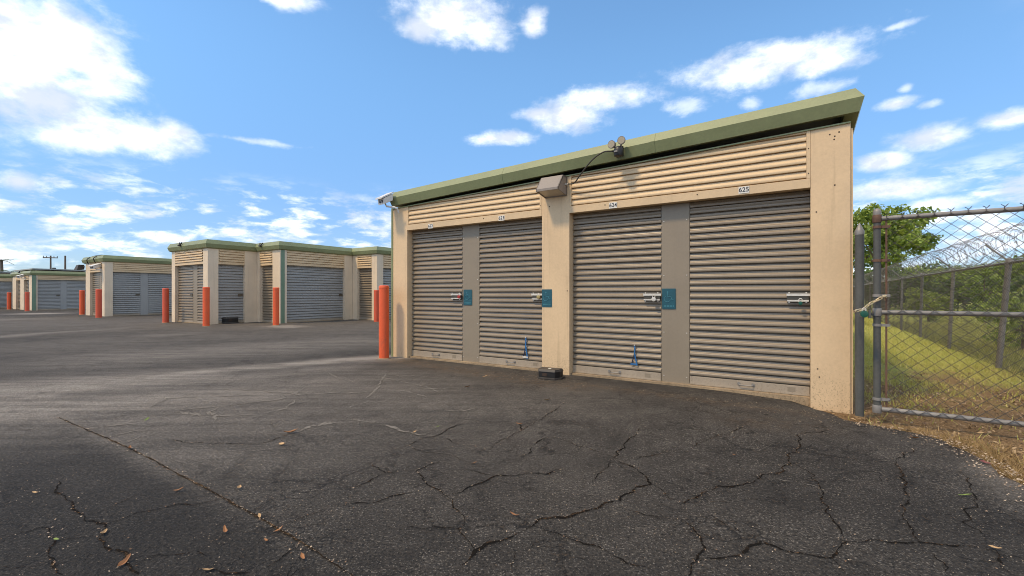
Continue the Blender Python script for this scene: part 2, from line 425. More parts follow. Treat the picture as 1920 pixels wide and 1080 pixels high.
EDGE = [(-40, 2.7), (1.0, 2.72), (2.0, 2.76), (2.4, 2.90), (2.72, 3.06), (3.01, 3.21), (3.3, 3.33), (3.53, 3.36), (3.7, 3.30), (3.85, 3.14), (3.98, 3.0), (5, 2.95), (15.2, 2.95)]
def xb(Y):
    a = np.interp(Y, [e[0] for e in EDGE], [e[1] for e in EDGE])
    return np.maximum(a, np.where(Y > 12, -.5 + (Y - 7.8) * .6468, -99))
ys = np.concatenate([np.linspace(-30, 0, 16)[:-1], np.arange(0, 6, .06), np.arange(6, 14, .10), np.arange(14, 32, .22), np.linspace(32, 95, 40)])
t_ = np.concatenate([np.linspace(-95, -32, 40)[:-1], np.arange(-32, -14, .25), np.arange(-14, -6, .12), np.arange(-6, 0.001, .07)])
YY = np.repeat(ys[:, None], len(t_), 1)
edge_j = np.array([mnoise.fractal(Vector((0, y * 4.0, 3.3)), 1, 2, 4) * .05 for y in ys])
XE = xb(ys) + edge_j
mvals = t_[None, :]
XX = np.where(mvals > -6, XE[:, None] + (3.0 - XE[:, None]) * 0 + mvals, XE[:, None] * np.clip((mvals + 14) / 8, 0, 1) + 2.7 * (1 - np.clip((mvals + 14) / 8, 0, 1)) + mvals)
V = np.stack([XX, YY, np.zeros_like(XX)], -1).reshape(-1, 3)
ZN = np.array([zrel(x, y) for x, y, _ in V])
nr, nc = XX.shape
idx = np.arange(nr * nc).reshape(nr, nc)
Q = np.stack([idx[:-1, :-1], idx[:-1, 1:], idx[1:, 1:], idx[1:, :-1]], -1).reshape(-1, 4)
def seg_dist(P, line):
    best = np.full(len(P), 1e9); tt = np.zeros(len(P)); L = 0
    tot = sum((Vector(b) - Vector(a)).length for a, b in zip(line, line[1:]))
    for a, b in zip(line, line[1:]):
        a = np.array(a[:2]); b = np.array(b[:2]); d = b - a; l = np.linalg.norm(d)
        u = np.clip(((P - a) @ d) / (l * l + 1e-9), 0, 1); q = np.linalg.norm(P - (a + u[:, None] * d), axis=1)
        m = q < best; best[m] = q[m]; tt[m] = (L + u[m] * l) / max(tot, 1e-6); L += l
    return best, tt
P2 = V[:, :2]
dust = np.zeros(len(P2)); dirt = np.zeros(len(P2)); patch = np.zeros(len(P2))
def dline(px, wd, i0, i1, arr):
    d, u = seg_dist(P2, [gp(*p) for p in px]); np.maximum(arr, (i0 + (i1 - i0) * u) * np.exp(-(d / wd) ** 2), out=arr)
dline([(738, 669), (640, 675), (520, 686), (433, 692), (333, 701), (233, 715), (100, 738), (0, 757)], .28, 1.1, .7, dust)
dline([(738, 672), (690, 674)], .30, .9, .85, dust)
dline([(715, 640), (633, 648), (560, 656), (480, 664)], .45, .42, .12, dust)
dline([(-60, 775), (90, 770), (260, 752), (480, 735), (600, 720)], .72, .85, .5, dust)
dline([(-20, 735), (120, 722), (300, 712)], .9, .8, .7, dust)
dline([(0, 632), (77, 625), (200, 618), (257, 612)], .45, .55, .25, dust)
dline([(-20, 600), (60, 598), (120, 600)], 1.5, .45, .2, dust)
dline([(300, 629), (345, 626), (372, 622)], .7, .35, .2, dust)
dline([(62, 588), (80, 588)], 1.0, 1.0, 1.0, dust)
dline([(528, 611), (545, 613)], .55, 1.0, .9, dust)
dline([(100, 650), (450, 630), (600, 625)], 2.5, .22, .16, dust)
dline([(-100, 800), (300, 790), (620, 770), (1000, 750)], 1.0, .46, .18, dust)
dline([(350, 850), (600, 830)], .7, .28, .18, dust)
dline([(300, 722), (520, 702), (640, 690)], .45, .5, .4, dust)
dline([(450, 700), (560, 712), (660, 722), (740, 735)], .35, .20, .25, dust)
dline([(745, 674), (830, 690), (930, 705), (1010, 718), (1080, 726)], .22, .55, .45, dirt)
dline([(1080, 720), (1240, 740), (1400, 762), (1510, 775)], .12, .5, .35, dirt)
dline([(1400, 790), (1520, 800)], .22, .3, .2, dirt)
dline([(1605, 785), (1700, 800), (1790, 818), (1870, 862), (1930, 905)], .10, .9, .9, dirt)
dline([(1860, 880), (1920, 930)], .15, .35, .35, dust)
# older darker patch to the near side of the straight seam
s0, s1 = np.array(gp(110, 783)), np.array(gp(655, 1080))
nrm = np.array([-(s1 - s0)[1], (s1 - s0)[0]]); nrm /= np.linalg.norm(nrm)
sd_ = (P2 - s0) @ nrm; sgn = np.sign((np.array(gp(100, 1000)) - s0) @ nrm)
top0, top1 = np.array(gp(0, 792)), np.array(gp(110, 785)); tn = np.array([-(top1 - top0)[1], (top1 - top0)[0]]); tn /= np.linalg.norm(tn)
td_ = (P2 - top0) @ tn; tsg = np.sign((np.array(gp(60, 900)) - top0) @ tn)
patch = np.clip(sd_ * sgn / .05, 0, 1) * np.clip(td_ * tsg / .12 + .5, 0, 1)
dust *= (1 - .75 * patch)
dline([(0, 665), (80, 690), (150, 700), (220, 690)], 1.0, .40, .2, patch)
dline([(60, 765), (300, 745), (700, 722)], 1.4, .52, .30, dust)
dline([(250, 668), (450, 655), (650, 640)], 1.6, .42, .40, dust)
dline([(-300, 610), (300, 605), (700, 612)], 5.0, .26, .22, dust)
dline([(1500, 930), (1700, 960), (1900, 1050)], .6, .45, .65, patch)  # lens vignette painted into the asphalt: right foreground darkened
dline([(-200, 1100), (300, 1100), (1000, 1150), (1900, 1100)], .35, .5, .5, patch)
V[:, 2] = ZN
# broken edge drops to the soil
sk = len(V); ev = V[idx[:, -1]].copy(); ev[:, 2] = -.10; ev[:, 0] += .02
V = np.concatenate([V, ev]); ski = np.arange(sk, sk + nr)
Q = np.concatenate([Q, np.stack([idx[:-1, -1], ski[:-1], ski[1:], idx[1:, -1]], -1)])
pad = lambda a: np.concatenate([a, a[idx[:, -1]]])
lot = raw('asphalt_lot', V, Q, M_ASPHALT, kind='structure', smooth=True,
          attrs={'dust': ('POINT', pad(dust)), 'dirt': ('POINT', pad(dirt)), 'patch': ('POINT', pad(patch))})
lot['label'] = 'cracked dark asphalt driveway between the storage buildings'

# cracks -----------------------------------------------------------------
I5 = (640, 700, 640 / 1819); I6 = (1280, 760, 1 / 3); I4 = (0, 780, 1 / 3); I3 = (0, 560, 1 / 3)
CR = []
def cr(I, pts, wd, kind=0): CR.append(([gp(I[0] + x * I[2], I[1] + y * I[2]) for x, y in pts], wd, kind))
cr(I5, [(600, 1080), (620, 1040), (680, 1000), (720, 950), (830, 895), (930, 870), (1000, 820), (1060, 790), (1150, 772), (1230, 770), (1290, 735), (1400, 700), (1480, 680), (1540, 620), (1650, 595), (1635, 555), (1560, 510), (1470, 465)], .020)
cr(I5, [(1605, 285), (1500, 400), (1420, 490), (1350, 570)], .013)
cr(I5, [(1650, 595), (1700, 620), (1750, 670), (1819, 690)], .012)
cr(I5, [(1040, 800), (1100, 830), (1250, 890), (1370, 930), (1480, 985), (1600, 1035), (1720, 1080)], .011)
cr(I5, [(560, 655), (650, 620), (740, 585), (820, 550), (950, 540), (1080, 535), (1190, 515)], .015)
cr(I5, [(560, 655), (480, 610), (440, 570), (395, 525), (470, 490), (520, 470)], .014)
cr(I5, [(560, 655), (600, 690), (640, 750), (660, 780), (640, 830), (650, 870), (700, 920), (720, 950)], .014)
cr(I5, [(640, 835), (560, 825), (470, 818), (350, 828)], .011)
cr(I5, [(480, 615), (380, 635), (280, 660), (200, 685), (100, 690), (0, 715)], .014)
cr(I5, [(340, 395), (420, 355), (500, 340), (560, 305), (640, 275), (720, 262)], .014)
cr(I5, [(780, 410), (830, 370), (900, 340), (960, 310), (945, 270)], .014)
cr(I5, [(960, 310), (1060, 250), (1120, 210), (1190, 160)], .010)
cr(I5, [(640, 465), (560, 430), (460, 425), (380, 400)], .010)
cr(I5, [(500, 340), (600, 370), (690, 390), (770, 405)], .009)
cr(I5, [(940, 450), (1010, 420), (1030, 380), (1090, 345), (1170, 350)], .012)
cr(I5, [(1170, 350), (1260, 390), (1400, 430), (1470, 460)], .010)
cr(I5, [(820, 550), (740, 525), (640, 515)], .010)
cr(I5, [(1540, 470), (1640, 445), (1720, 425), (1819, 410)], .012)
cr(I5, [(395, 525), (300, 525), (230, 535), (160, 490), (100, 470)], .010)
cr(I5, [(230, 535), (130, 580), (60, 620), (0, 650)], .010)
cr(I5, [(1500, 720), (1600, 750), (1700, 780), (1819, 775)], .008)
cr(I5, [(930, 960), (935, 1010), (900, 1060)], .007)
cr(I5, [(930, 960), (1000, 930), (1060, 900)], .006)
cr(I6, [(0, 560), (100, 510), (190, 465), (290, 460), (400, 440), (450, 405), (550, 385), (600, 330), (600, 290), (650, 255), (650, 170), (720, 155), (820, 145)], .018)
cr(I6, [(650, 260), (760, 280), (900, 297), (1010, 320)], .009)
cr(I6, [(610, 330), (690, 365), (730, 400), (780, 470), (790, 500), (780, 550), (810, 610), (860, 650), (890, 710), (915, 755), (940, 770)], .013)
cr(I6, [(940, 770), (1050, 768), (1150, 775), (1260, 780), (1330, 775), (1450, 790), (1560, 795), (1700, 815)], .013)
cr(I6, [(940, 770), (880, 815), (850, 865), (740, 850), (620, 825), (520, 795), (440, 770), (370, 800), (330, 850), (230, 860), (110, 870), (60, 920), (20, 960)], .016)
cr(I6, [(850, 870), (900, 910), (930, 960)], .014)
cr(I6, [(1320, 770), (1310, 710), (1270, 660), (1245, 610), (1275, 550), (1245, 450), (1250, 390), (1200, 340), (1200, 310), (1250, 270), (1320, 250)], .014)
cr(I6, [(1540, 370), (1590, 410), (1620, 470), (1660, 520), (1655, 570), (1600, 610), (1610, 670), (1680, 740)], .013)
cr(I6, [(1330, 780), (1400, 830), (1460, 890), (1510, 950)], .010)
cr(I6, [(1700, 815), (1760, 820), (1790, 890), (1830, 950)], .013)
cr(I6, [(0, 640), (60, 690), (100, 760), (120, 800), (80, 860), (40, 920)], .012)
cr(I6, [(120, 800), (180, 830), (240, 860)], .010)
cr(I6, [(0, 250), (100, 215), (170, 180), (250, 165), (340, 125)], .012)
cr(I6, [(60, 610), (200, 650), (300, 700), (400, 735), (440, 770)], .010)
cr(I6, [(880, 880), (990, 890), (1100, 930), (1200, 960)], .008)
cr(I6, [(1080, 440), (1120, 430), (1110, 400)], .007)
cr(I6, [(1450, 235), (1560, 238), (1600, 232)], .010)
cr(I4, [(330, 370), (325, 430), (380, 480), (440, 540), (500, 590), (590, 610), (600, 640), (570, 680), (600, 730), (650, 760), (690, 800), (740, 850), (790, 900)], .018)
cr(I4, [(590, 610), (720, 570), (780, 545), (900, 520), (1000, 500), (1100, 500), (1250, 470)], .009)
cr(I4, [(140, 660), (230, 630), (290, 645), (310, 700), (280, 740), (290, 800), (280, 860), (350, 900)], .015)
cr(I4, [(740, 840), (850, 800), (960, 785), (1080, 765), (1180, 785)], .009)
cr(I4, [(1560, 630), (1700, 575), (1830, 535)], .010)
cr(I4, [(0, 690), (60, 680), (140, 655)], .010)
cr(I4, [(500, 560), (640, 510), (760, 445)], .006)
cr(I4, [(970, 130), (1060, 160), (1130, 155), (1260, 158), (1430, 160), (1520, 145), (1600, 110), (1660, 100)], .012)
cr(I4, [(1060, 900), (1120, 860), (1300, 885), (1400, 890)], .014)
cr(I4, [(310, 700), (420, 690), (540, 675)], .007)
cr(I4, [(0, 855), (120, 850), (270, 835)], .008)
cr(I4, [(70, 290), (120, 272), (180, 268)], .007)
cr(I4, [(1500, 850), (1600, 790), (1680, 730)], .008)
cr(I4, [(330, 10), (480, 75), (620, 135), (740, 190), (860, 250), (1000, 330), (1150, 405), (1300, 490), (1430, 560), (1560, 635), (1700, 715), (1830, 800), (1910, 855), (1990, 900)], .017, 2)
for pts in ([(1250, 510), (1400, 515), (1560, 525), (1680, 540), (1900, 530)], [(1000, 630), (1120, 615), (1300, 600), (1450, 580), (1560, 570), (1640, 545), (1740, 485)],
            [(990, 635), (1100, 655), (1300, 660), (1480, 650), (1600, 620), (1660, 570)], [(1210, 690), (1215, 660), (1180, 640), (1240, 610)],
            [(640, 770), (760, 745), (880, 740)], [(700, 810), (800, 780), (900, 750)], [(1690, 750), (1740, 720), (1830, 705), (1910, 700)], [(480, 735), (600, 715), (770, 705)],
            [(840, 610), (940, 560), (1200, 552), (1450, 540)], [(1850, 420), (1900, 450), (1990, 470)]):
    cr(I3, pts, .034, 1)
for pts in ([(140, 135), (200, 70), (240, 0)], [(200, 20), (320, 45), (440, 70), (520, 100)], [(30, 190), (130, 155), (250, 150)], [(0, 105), (100, 105), (200, 90), (330, 95), (460, 130)],
            [(230, 10), (380, 15), (560, 30)], [(0, 245), (110, 255), (200, 270), (290, 295), (400, 330), (500, 340)], [(400, 80), (520, 85), (650, 75)], [(540, 205), (640, 205), (720, 190)]):
    cr(I5, pts, .026, 1)
cr(I6, [(520, 415), (570, 430), (620, 438)], .014, 1); cr(I6, [(680, 445), (760, 468)], .012, 1)
crumbV, crumbF, crumbT = [], [], []
def crumb(x, y, size, tint, z=.004, lift=.5):
    z += zrel(x, y); b = len(crumbV); a = random.random() * 6.28; k = random.uniform(.4, .8); h = size * lift
    ca, sa = math.cos(a), math.sin(a)
    pts = [(size * .5, 0, random.uniform(0, h)), (0, size * k * .5, h * random.random()), (-size * .5, 0, random.uniform(0, h)), (0, -size * k * .5, h * random.random()), (0, 0, h)]
    for (u, v, q) in pts: crumbV.append((x + u * ca - v * sa, y + u * sa + v * ca, z + q))
    crumbF.extend([(b, b + 1, b + 4), (b + 1, b + 2, b + 4), (b + 2, b + 3, b + 4), (b + 3, b, b + 4)]); crumbT.extend([tint] * 4)
for ci, (pts, wd, kind) in enumerate(CR):
    # resample and roughen
    P = [Vector((p.x, p.y, 0)) for p in pts]; out = []
    for a, b in zip(P, P[1:]):
        n = max(1, int((b - a).length / .018)); out += [a.lerp(b, i / n) for i in range(n)]
    out.append(P[-1])
    vs = []; fs = []; N = len(out)
    for i, p in enumerate(out):
        t = (out[min(i + 1, N - 1)] - out[max(i - 1, 0)]).normalized(); nn = Vector((-t.y, t.x, 0))
        o = mnoise.fractal(Vector((p.x * 9, p.y * 9, ci)), 1, 2, 4) * (.004 if kind == 2 else .026)
        o += random.uniform(-.0025, .0025)
        taper = 1 if kind == 2 else min(1, i / 8 + .3, (N - 1 - i) / 8 + .3)
        wv = wd * taper * (.95 if kind == 1 else .52) * max(.25, 1 + 1.3 * mnoise.fractal(Vector((p.x * 7, p.y * 7, ci + 50)), 1, 2, 3)) * random.uniform(.75, 1.25) * .5
        q = p + nn * o; z = zrel(q.x, q.y) + .0035 + ci % 5 * .0002
        vs += [(q.x + nn.x * wv, q.y + nn.y * wv, z), (q.x - nn.x * wv * .9, q.y - nn.y * wv * .9, z)]
        if i: fs.append((2 * i - 2, 2 * i - 1, 2 * i + 1, 2 * i))
        if random.random() < (.30 if kind == 0 else .55 if kind == 2 else .10) and p.y < 7:
            crumb(q.x + random.gauss(0, .03 if kind == 2 else .055), q.y + random.gauss(0, .03 if kind == 2 else .055), random.uniform(.003, .0095), random.random() ** 1.3)
        if kind != 1 and random.random() < wd * (20 if kind == 0 else 50):
            crumb(q.x + random.gauss(0, wd * .8), q.y + random.gauss(0, wd * .8), random.uniform(.004, .013), random.random() ** 1.8)
    c_ = raw('crack' if kind != 2 else 'paving_seam', vs, fs, (M_CRACK, M_CRACKP, M_SEAM)[kind], lot)
# loose grit
for i in range(15000):
    y = .7 + 8.5 * random.random() ** 1.5; x = random.uniform(-6, 3.0)
    if x > xb(np.array([y]))[0]: continue
    n = mnoise.noise(Vector((x * 1.3, y * 1.3, 9)))
    if random.random() > .18 + 1.5 * n: continue
    crumb(x, y, random.uniform(.0025, .0075), random.uniform(.25, .95), .004)
for i in range(900):    # by the doors and along the soil edge
    k = random.random(); p = gp(745, 674).lerp(gp(1590, 782), k) + Vector((-.5434, -.8395)) * abs(random.gauss(0, .25))
    crumb(p.x, p.y, random.uniform(.004, .012), random.random(), .004)
for i in range(1500):
    y = random.uniform(.9, 3.95); x = float(xb(np.array([y]))[0]) - abs(random.gauss(0, .16)) + .05
    crumb(x, y, random.uniform(.005, .018), random.random(), .004)
raw('leaf_crumbs', crumbV, crumbF, M_CRUMB, kind='stuff', attrs={'tint': ('FACE', crumbT)})['label'] = 'brown leaf crumbs and grit scattered over the asphalt'

# ------------------------------------------------------------------ storage buildings
PITCH, DEP = .075, .027
def rib_prof(z):     # one rib of the sheet: groove, upper slope, ridge, underside
    return [(.018, z), (.018, z + .010), (-.022, z + .0115), (-.024, z + .015), (-.024, z + .037), (-.021, z + .041), (-.009, z + .050), (-.006, z + .053), (-.004, z + .0735), (.018, z + PITCH)]
def ribbed(mb, s0, s1, z0, z1, y):
    n = max(1, round((z1 - z0) / .10)); k = (z1 - z0) / n / PITCH
    prof = []
    for i in range(n): prof += [(y + a * 1.35, z0 + i * k * PITCH + (b) * k) for a, b in rib_prof(0)[:-1]]
    prof.append((y, z1)); m = len(prof)
    mb.add([(s0, a, b) for a, b in prof] + [(s1, a, b) for a, b in prof], [(i, i + m, i + 1 + m, i + 1) for i in range(m - 1)])
REC = .13; ZH = 2.15; ZTOP = 2.70; ZFAR = 2.70
def miter(poly, off, closed=False):
    out = []; n = len(poly)
    for i, p in enumerate(poly):
        p = Vector(p)
        a = Vector(poly[i - 1]) if (closed or i > 0) else None; b = Vector(poly[(i + 1) % n]) if (closed or i < n - 1) else None
        d1 = (p - a).normalized() if a is not None else None; d2 = (b - p).normalized() if b is not None else None
        if d1 is None: d1 = d2
        if d2 is None: d2 = d1
        n1_, n2_ = Vector((d1.y, -d1.x)), Vector((d2.y, -d2.x)); m = (n1_ + n2_); m = m / max(m.dot(n1_), .2)
        out.append(p + m * off)
    return out
FAS = [(-.16, 2.625), (.016, 2.622), (.018, 2.634), (-.14, 2.636), (-.14, 2.76), (.075, 2.75), (.125, 2.855), (.04, 2.98), (-.17, 2.985), (-.17, 2.70)]
FARFAS = [(.004, 2.665), (.07, 2.70), (.11, 2.83), (.04, 2.98), (-.17, 2.985), (-.17, 2.665)]
def fascia(root, poly, dz=0., prof=FARFAS, sc=1.):
    mb = MB(); n = len(prof); rows = [miter(poly, o) for o, z in prof]; m = len(poly)
    vs = [(rows[j][i].x, rows[j][i].y, prof[j][1] * sc + dz) for i in range(m) for j in range(n)]
    fs = []
    for i in range(m - 1):
        for j in range(n):
            j2 = (j + 1) % n; fs.append((i * n + j, (i + 1) * n + j, (i + 1) * n + j2, i * n + j2))
    fs.append(tuple(range(n))); fs.append(tuple(range((m - 1) * n, m * n)))
    mb.add(vs, fs); return mb.build('fascia', M_GREEN, root)
def shell(root, poly, ztop=2.93, zw=2.8):
    ins = miter(poly, -.24, True); n = len(ins); mb = MB()
    mb.add([(p.x, p.y, -.02) for p in ins] + [(p.x, p.y, zw) for p in ins], [(i, (i + 1) % n, (i + 1) % n + n, i + n) for i in range(n)] + [tuple(range(n, 2 * n))])
    mb.build('wall', M_WALL, root)
    rf = miter(poly, -.04, True); mb = MB()
    mb.add([(p.x, p.y, ztop) for p in rf] + [(p.x, p.y, ztop - .08) for p in rf], [tuple(range(n)), tuple(reversed(range(n, 2 * n)))] + [(i, (i + 1) % n, (i + 1) % n + n, i + n) for i in range(n)])
    return mb.build('roof', M_ROOF, root)
def far_face(root, P, ang, items, zh=ZH):
    """items: (kind, s0, s1) along the face"""
    M = Matrix.Translation((P[0], P[1], 0)) @ Matrix.Rotation(ang, 4, 'Z')
    runs = []
    for kind, a, b in items:
        mb = MB(M)
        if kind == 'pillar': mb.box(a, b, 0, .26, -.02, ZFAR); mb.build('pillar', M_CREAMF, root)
        elif kind == 'green': mb.box(a, b, -.01, .2, 0, ZFAR); mb.build('downspout', M_GREEN2, root)
        else:
            if runs and abs(runs[-1][1] - a) < .01: runs[-1][1] = b
            else: runs.append([a, b])
            if kind == 'divider': mb.box(a, b, REC - .022, .24, 0, zh + .05); mb.build('divider_post', M_DOOR_SHADE if ang else M_DIV, root)
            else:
                ribbed(mb, a, b, .10, zh + .05, REC); d = mb.build('roll_up_door', M_DOOR_SHADE if ang else M_DOOR, root)
                MB(M).box(a + .01, b - .01, REC - .025, REC + .01, .025, .10).build('bottom_bar', M_BAR, d)
                MB(M).box(b - .20, b - .03, REC - .045, REC - .018, 1.00, 1.08).build('latch', M_LATCHBASE, d)
    for a, b in runs:
        MB(M).box(a, b, REC - .06, .25, 0, .024).build('sill', M_SILL, root)
        mb = MB(M); ribbed(mb, a + .03, b - .03, zh + .09, ZFAR - .01, .012)
        mb.box(a, b, .0, .05, zh, zh + .09); mb.box(a, a + .03, .0, .05, zh + .09, ZFAR); mb.box(b - .03, b, .0, .05, zh + .09, ZFAR)
        mb.box(a, b, .05, REC, zh + .002, zh + .03)
        mb.build('header_panel', M_PANEL, root)

# ---- near building
A_ = Vector((3.003, 4.583))
t0_ = face_s(A_, -E, 737); ORG = A_ - E * t0_
def S(px, rec=0.):      # distance along the near front for a sight line
    P = ORG + D2 * rec; return face_s(P, E, px)
LEN = S(1595)
def ztop(x): return 2.745 - .20 * (1 - x / LEN)
nb_ = thing('storage_building', 'nearest cream and green storage building with four grey roll-up doors 622 to 625', 'storage building', (ORG.x, ORG.y, 0), -TH)
xl0, xl1 = 0.0, S(763.5); xm0, xm1 = S(1016), S(1067.5); xr0, xr1 = S(1519.5), LEN
for i, (a, b) in enumerate(((xl0, xl1), (xm0, xm1), (xr0, xr1))):
    pm = MB().box(a, b, 0, .30, -.09, 1.); pm.v = [(x, y, ztop(x) if z > .5 else z) for x, y, z in pm.v]; pm.build('pillar', M_CREAM, nb_, bevel=.008)
MB().box(-.035, -.002, -.01, 9, -.05, 2.56).build('corner_trim', M_GREEN, nb_)
MB().box(LEN + .002, LEN + .02, .02, 10, -.09, 2.69).build('side_wall', M_CREAM, nb_)
poly = [(0, 10), (0, 0), (LEN, 0), (LEN, 10)]
rf_ = shell(nb_, poly, 3.04, 2.45)
for v in rf_.data.vertices: v.co.z -= .235 * (1 - min(1, max(0, v.co.x) / LEN))
NFAS = [(.062, 2.815), (.10, 2.94), (.035, 3.05), (-.05, 3.055), (-.05, 2.83)]
fpoly = [(.10, 10), (.10, 0), (LEN, 0), (LEN, 10)]
fo = fascia(nb_, fpoly, 0, NFAS)
npf = len(NFAS)
for i, v in enumerate(fo.data.vertices):
    v.co.z -= .235 * (1 - min(1, max(0, v.co.x) / LEN))
dm = MB().box(0, LEN, -.016, -.001, 0, 1); dm.v = [(x, y, ztop(x) + (.004 if z > .5 else -.010)) for x, y, z in dm.v]; dm.build('drip_edge', M_GREEN, nb_)
for sj in (LEN * .36, LEN * .70):      # lap joints of the metal trim
    jm = MB(); pj = [(-(o + .004), z - .235 * (1 - sj / LEN)) for o, z in NFAS[0:3]] + [(-(o - .003), z - .235 * (1 - sj / LEN)) for o, z in reversed(NFAS[0:3])]
    jm.sweep(pj, sj, sj + .05); jm.build('lap_joint', M_GREEN, fo)
dv = [(S(868.7, REC), S(900.3, REC)), (S(1241, REC), S(1293.5, REC))]
doors = [(xl1, dv[0][0]), (dv[0][1], xm0), (xm1, dv[1][0]), (dv[1][1], xr0)]
for a, b in dv:
    d = MB().box(a, b, REC - .020, .28, 0, ZH + .05).build('divider_post', M_DIV, nb_, bevel=.004)
    r = MB()
    for z in (.10, .62, 1.3, 1.95):
        for x in (a + .03, b - .03): r.lathe([(.006, 0), (.006, .002), (.002, .004)], 8, (0, 0, 0)) if 0 else r.box(x - .005, x + .005, REC - .024, REC - .019, z - .005, z + .005)
    r.build('rivets', M_STEEL, d, kind='stuff')
def make_door(a, b):
    y = REC
    d = MB().box(a, b, y + .026, y + .05, .02, ZH + .06).build('roll_up_door', M_DOOR, nb_)
    sm = MB(); pf = [(y + p, z) for p, z in rib_prof(0)]
    sm.sweep([*pf, (y + .024, PITCH), (y + .024, 0)], a + .004, b - .004)
    first = sm.build('slat', M_DOOR, d, smooth=True)
    n = int((ZH + .06 - .125) / PITCH)
    first.location = (0, 0, .125)
    for i in range(1, n):
        s_ = link_copy(first, d); s_.rotation_euler = (random.gauss(0, .018), 0, 0); s_.location = (random.uniform(-.002, .002), random.uniform(-.0012, .0012), .125 + i * PITCH)
    br = MB().box(a + .006, b - .006, y - .028, y + .003, .030, .124).build('bottom_bar', M_BAR, d, bevel=.003)
    MB().box(a + .004, b - .004, y - .034, y - .0285, .030, .046).build('bottom_lip', M_BAR, d)
    c = (a + b) / 2; h = MB()
    for x in (c - .07, c + .07): h.tube([(x, y - .029, .09), (x, y - .036, .09)], .017, 12)
    h.tube([(c - .07, y - .036, .085), (c - .065, y - .055, .08), (c + .065, y - .055, .08), (c + .07, y - .036, .085)], .006, 8)
    h.build('pull_handle', M_GALV, d, smooth=True)
    MB().box(b - .20, b - .13, y - .030, y - .0285, .06, .105).build('sticker', M_DIV, d)
    l = MB(); zl = 1.045
    l.box(b - .205, b - .012, y - .040, y - .016, zl - .052, zl + .052)
    l.build('latch', M_LATCHBASE, d, bevel=.002)
    k = MB(); k.box(b - .208, b + .004, y - .062, y - .041, zl + .012, zl + .038)
    k.box(b - .205, b - .012, y - .056, y - .041, zl - .045, zl - .030)
    for x in (b - .185, b - .035):
        for z in (zl + .047, zl - .052): k.box(x - .007, x + .007, y - .05, y - .041, z - .006, z + .006)
    k.build('latch_bolt', M_STEEL, d, bevel=.0015)
    return d
for a, b in doors: make_door(a, b)
# concrete lip under each pair of doors
for a, b in ((xl1, xm0), (xm1, xr0)):
    MB().box(a, b, REC - .085, .26, -.10, .026).build('sill', M_SILL, nb_, bevel=.004)
    hp = MB(); zb = ZH + .092
    hp.box(a, b, -.006, .05, ZH, zb); hp.box(a, a + .028, -.004, .05, zb + .001, ztop(a)); hp.box(b - .034, b, -.004, .05, zb + .001, ztop(b) - .005)
    hp.box(a, b, .05, REC + .02, ZH + .002, ZH + .03)
    h = hp.build('header_panel', M_PANEL, nb_, bevel=.003)
    sm = MB(); sm.sweep([*[(.020 + p * .78, z) for p, z in rib_prof(0)], (.048, PITCH), (.048, 0)], a + .029, b - .035)
    f0 = sm.build('slat', M_PANEL, h, smooth=True); f0.location = (0, 0, zb + .002)
    for i in range(1, 7):
        zi = zb + .002 + i * PITCH
        if zi + PITCH > ztop(a):      # cut along the sloping eave
            if zi > ztop(b) - .01: continue
            bm = bmesh.new(); bm.from_mesh(f0.data); bm.verts.ensure_lookup_table()
            bmesh.ops.bisect_plane(bm, geom=bm.verts[:] + bm.edges[:] + bm.faces[:], plane_co=(0, 0, ztop(0) - zi - .004), plane_no=Vector((-.20 / LEN, 0, 1)).normalized(), clear_outer=True)
            me = bpy.data.meshes.new('slat'); bm.to_mesh(me); bm.free()
            if not me.vertices: continue
            me.materials.append(M_PANEL); s_ = bpy.data.objects.new('slat', me); COL.objects.link(s_); s_.parent = h; s_.location = (0, 0, zi); continue
        s_ = link_copy(f0, h); s_.location = (0, random.uniform(-.001, .001), zb + .002 + i * PITCH)
    r = MB()
    for x in np.arange(a + .5, b - .2, 1.1): r.box(x - .006, x + .006, -.009, -.005, ZH + .05, ZH + .062)
    for z in (zb + .05, zb + .3): r.box(b - .02, b - .012, -.007, -.003, z, z + .008)
    r.build('screw_heads', M_HOLE, h, kind='stuff')
r = MB()
for (x, z) in ((xr0 + .16, 2.655), (xr0 + .235, 2.665), (xr0 + .20, 2.63), (xr0 + .195, 2.60), (xm1 - .03, 1.12), (xm0 + .12, 2.27), (xr0 + .06, .33), (xr0 + .075, .25), (xr0 + .2, 2.15), (xr0 + .05, 1.9)):
    r.box(x - .006, x + .006, -.002, .01, z - .006, z + .006)
r.build('screw_holes', M_HOLE, nb_, kind='stuff')

LOCAL = Matrix.Translation((ORG.x, ORG.y, 0)) @ Matrix.Rotation(-TH, 4, 'Z')
def W3(x, y, z): return LOCAL @ Vector((x, y, z))
def zpx(s, n, py):     # height for a sight line at facade coords (s, outward n)
    p = W3(s, -n, 0); return CAMZ + (HY - py) * p.y / F

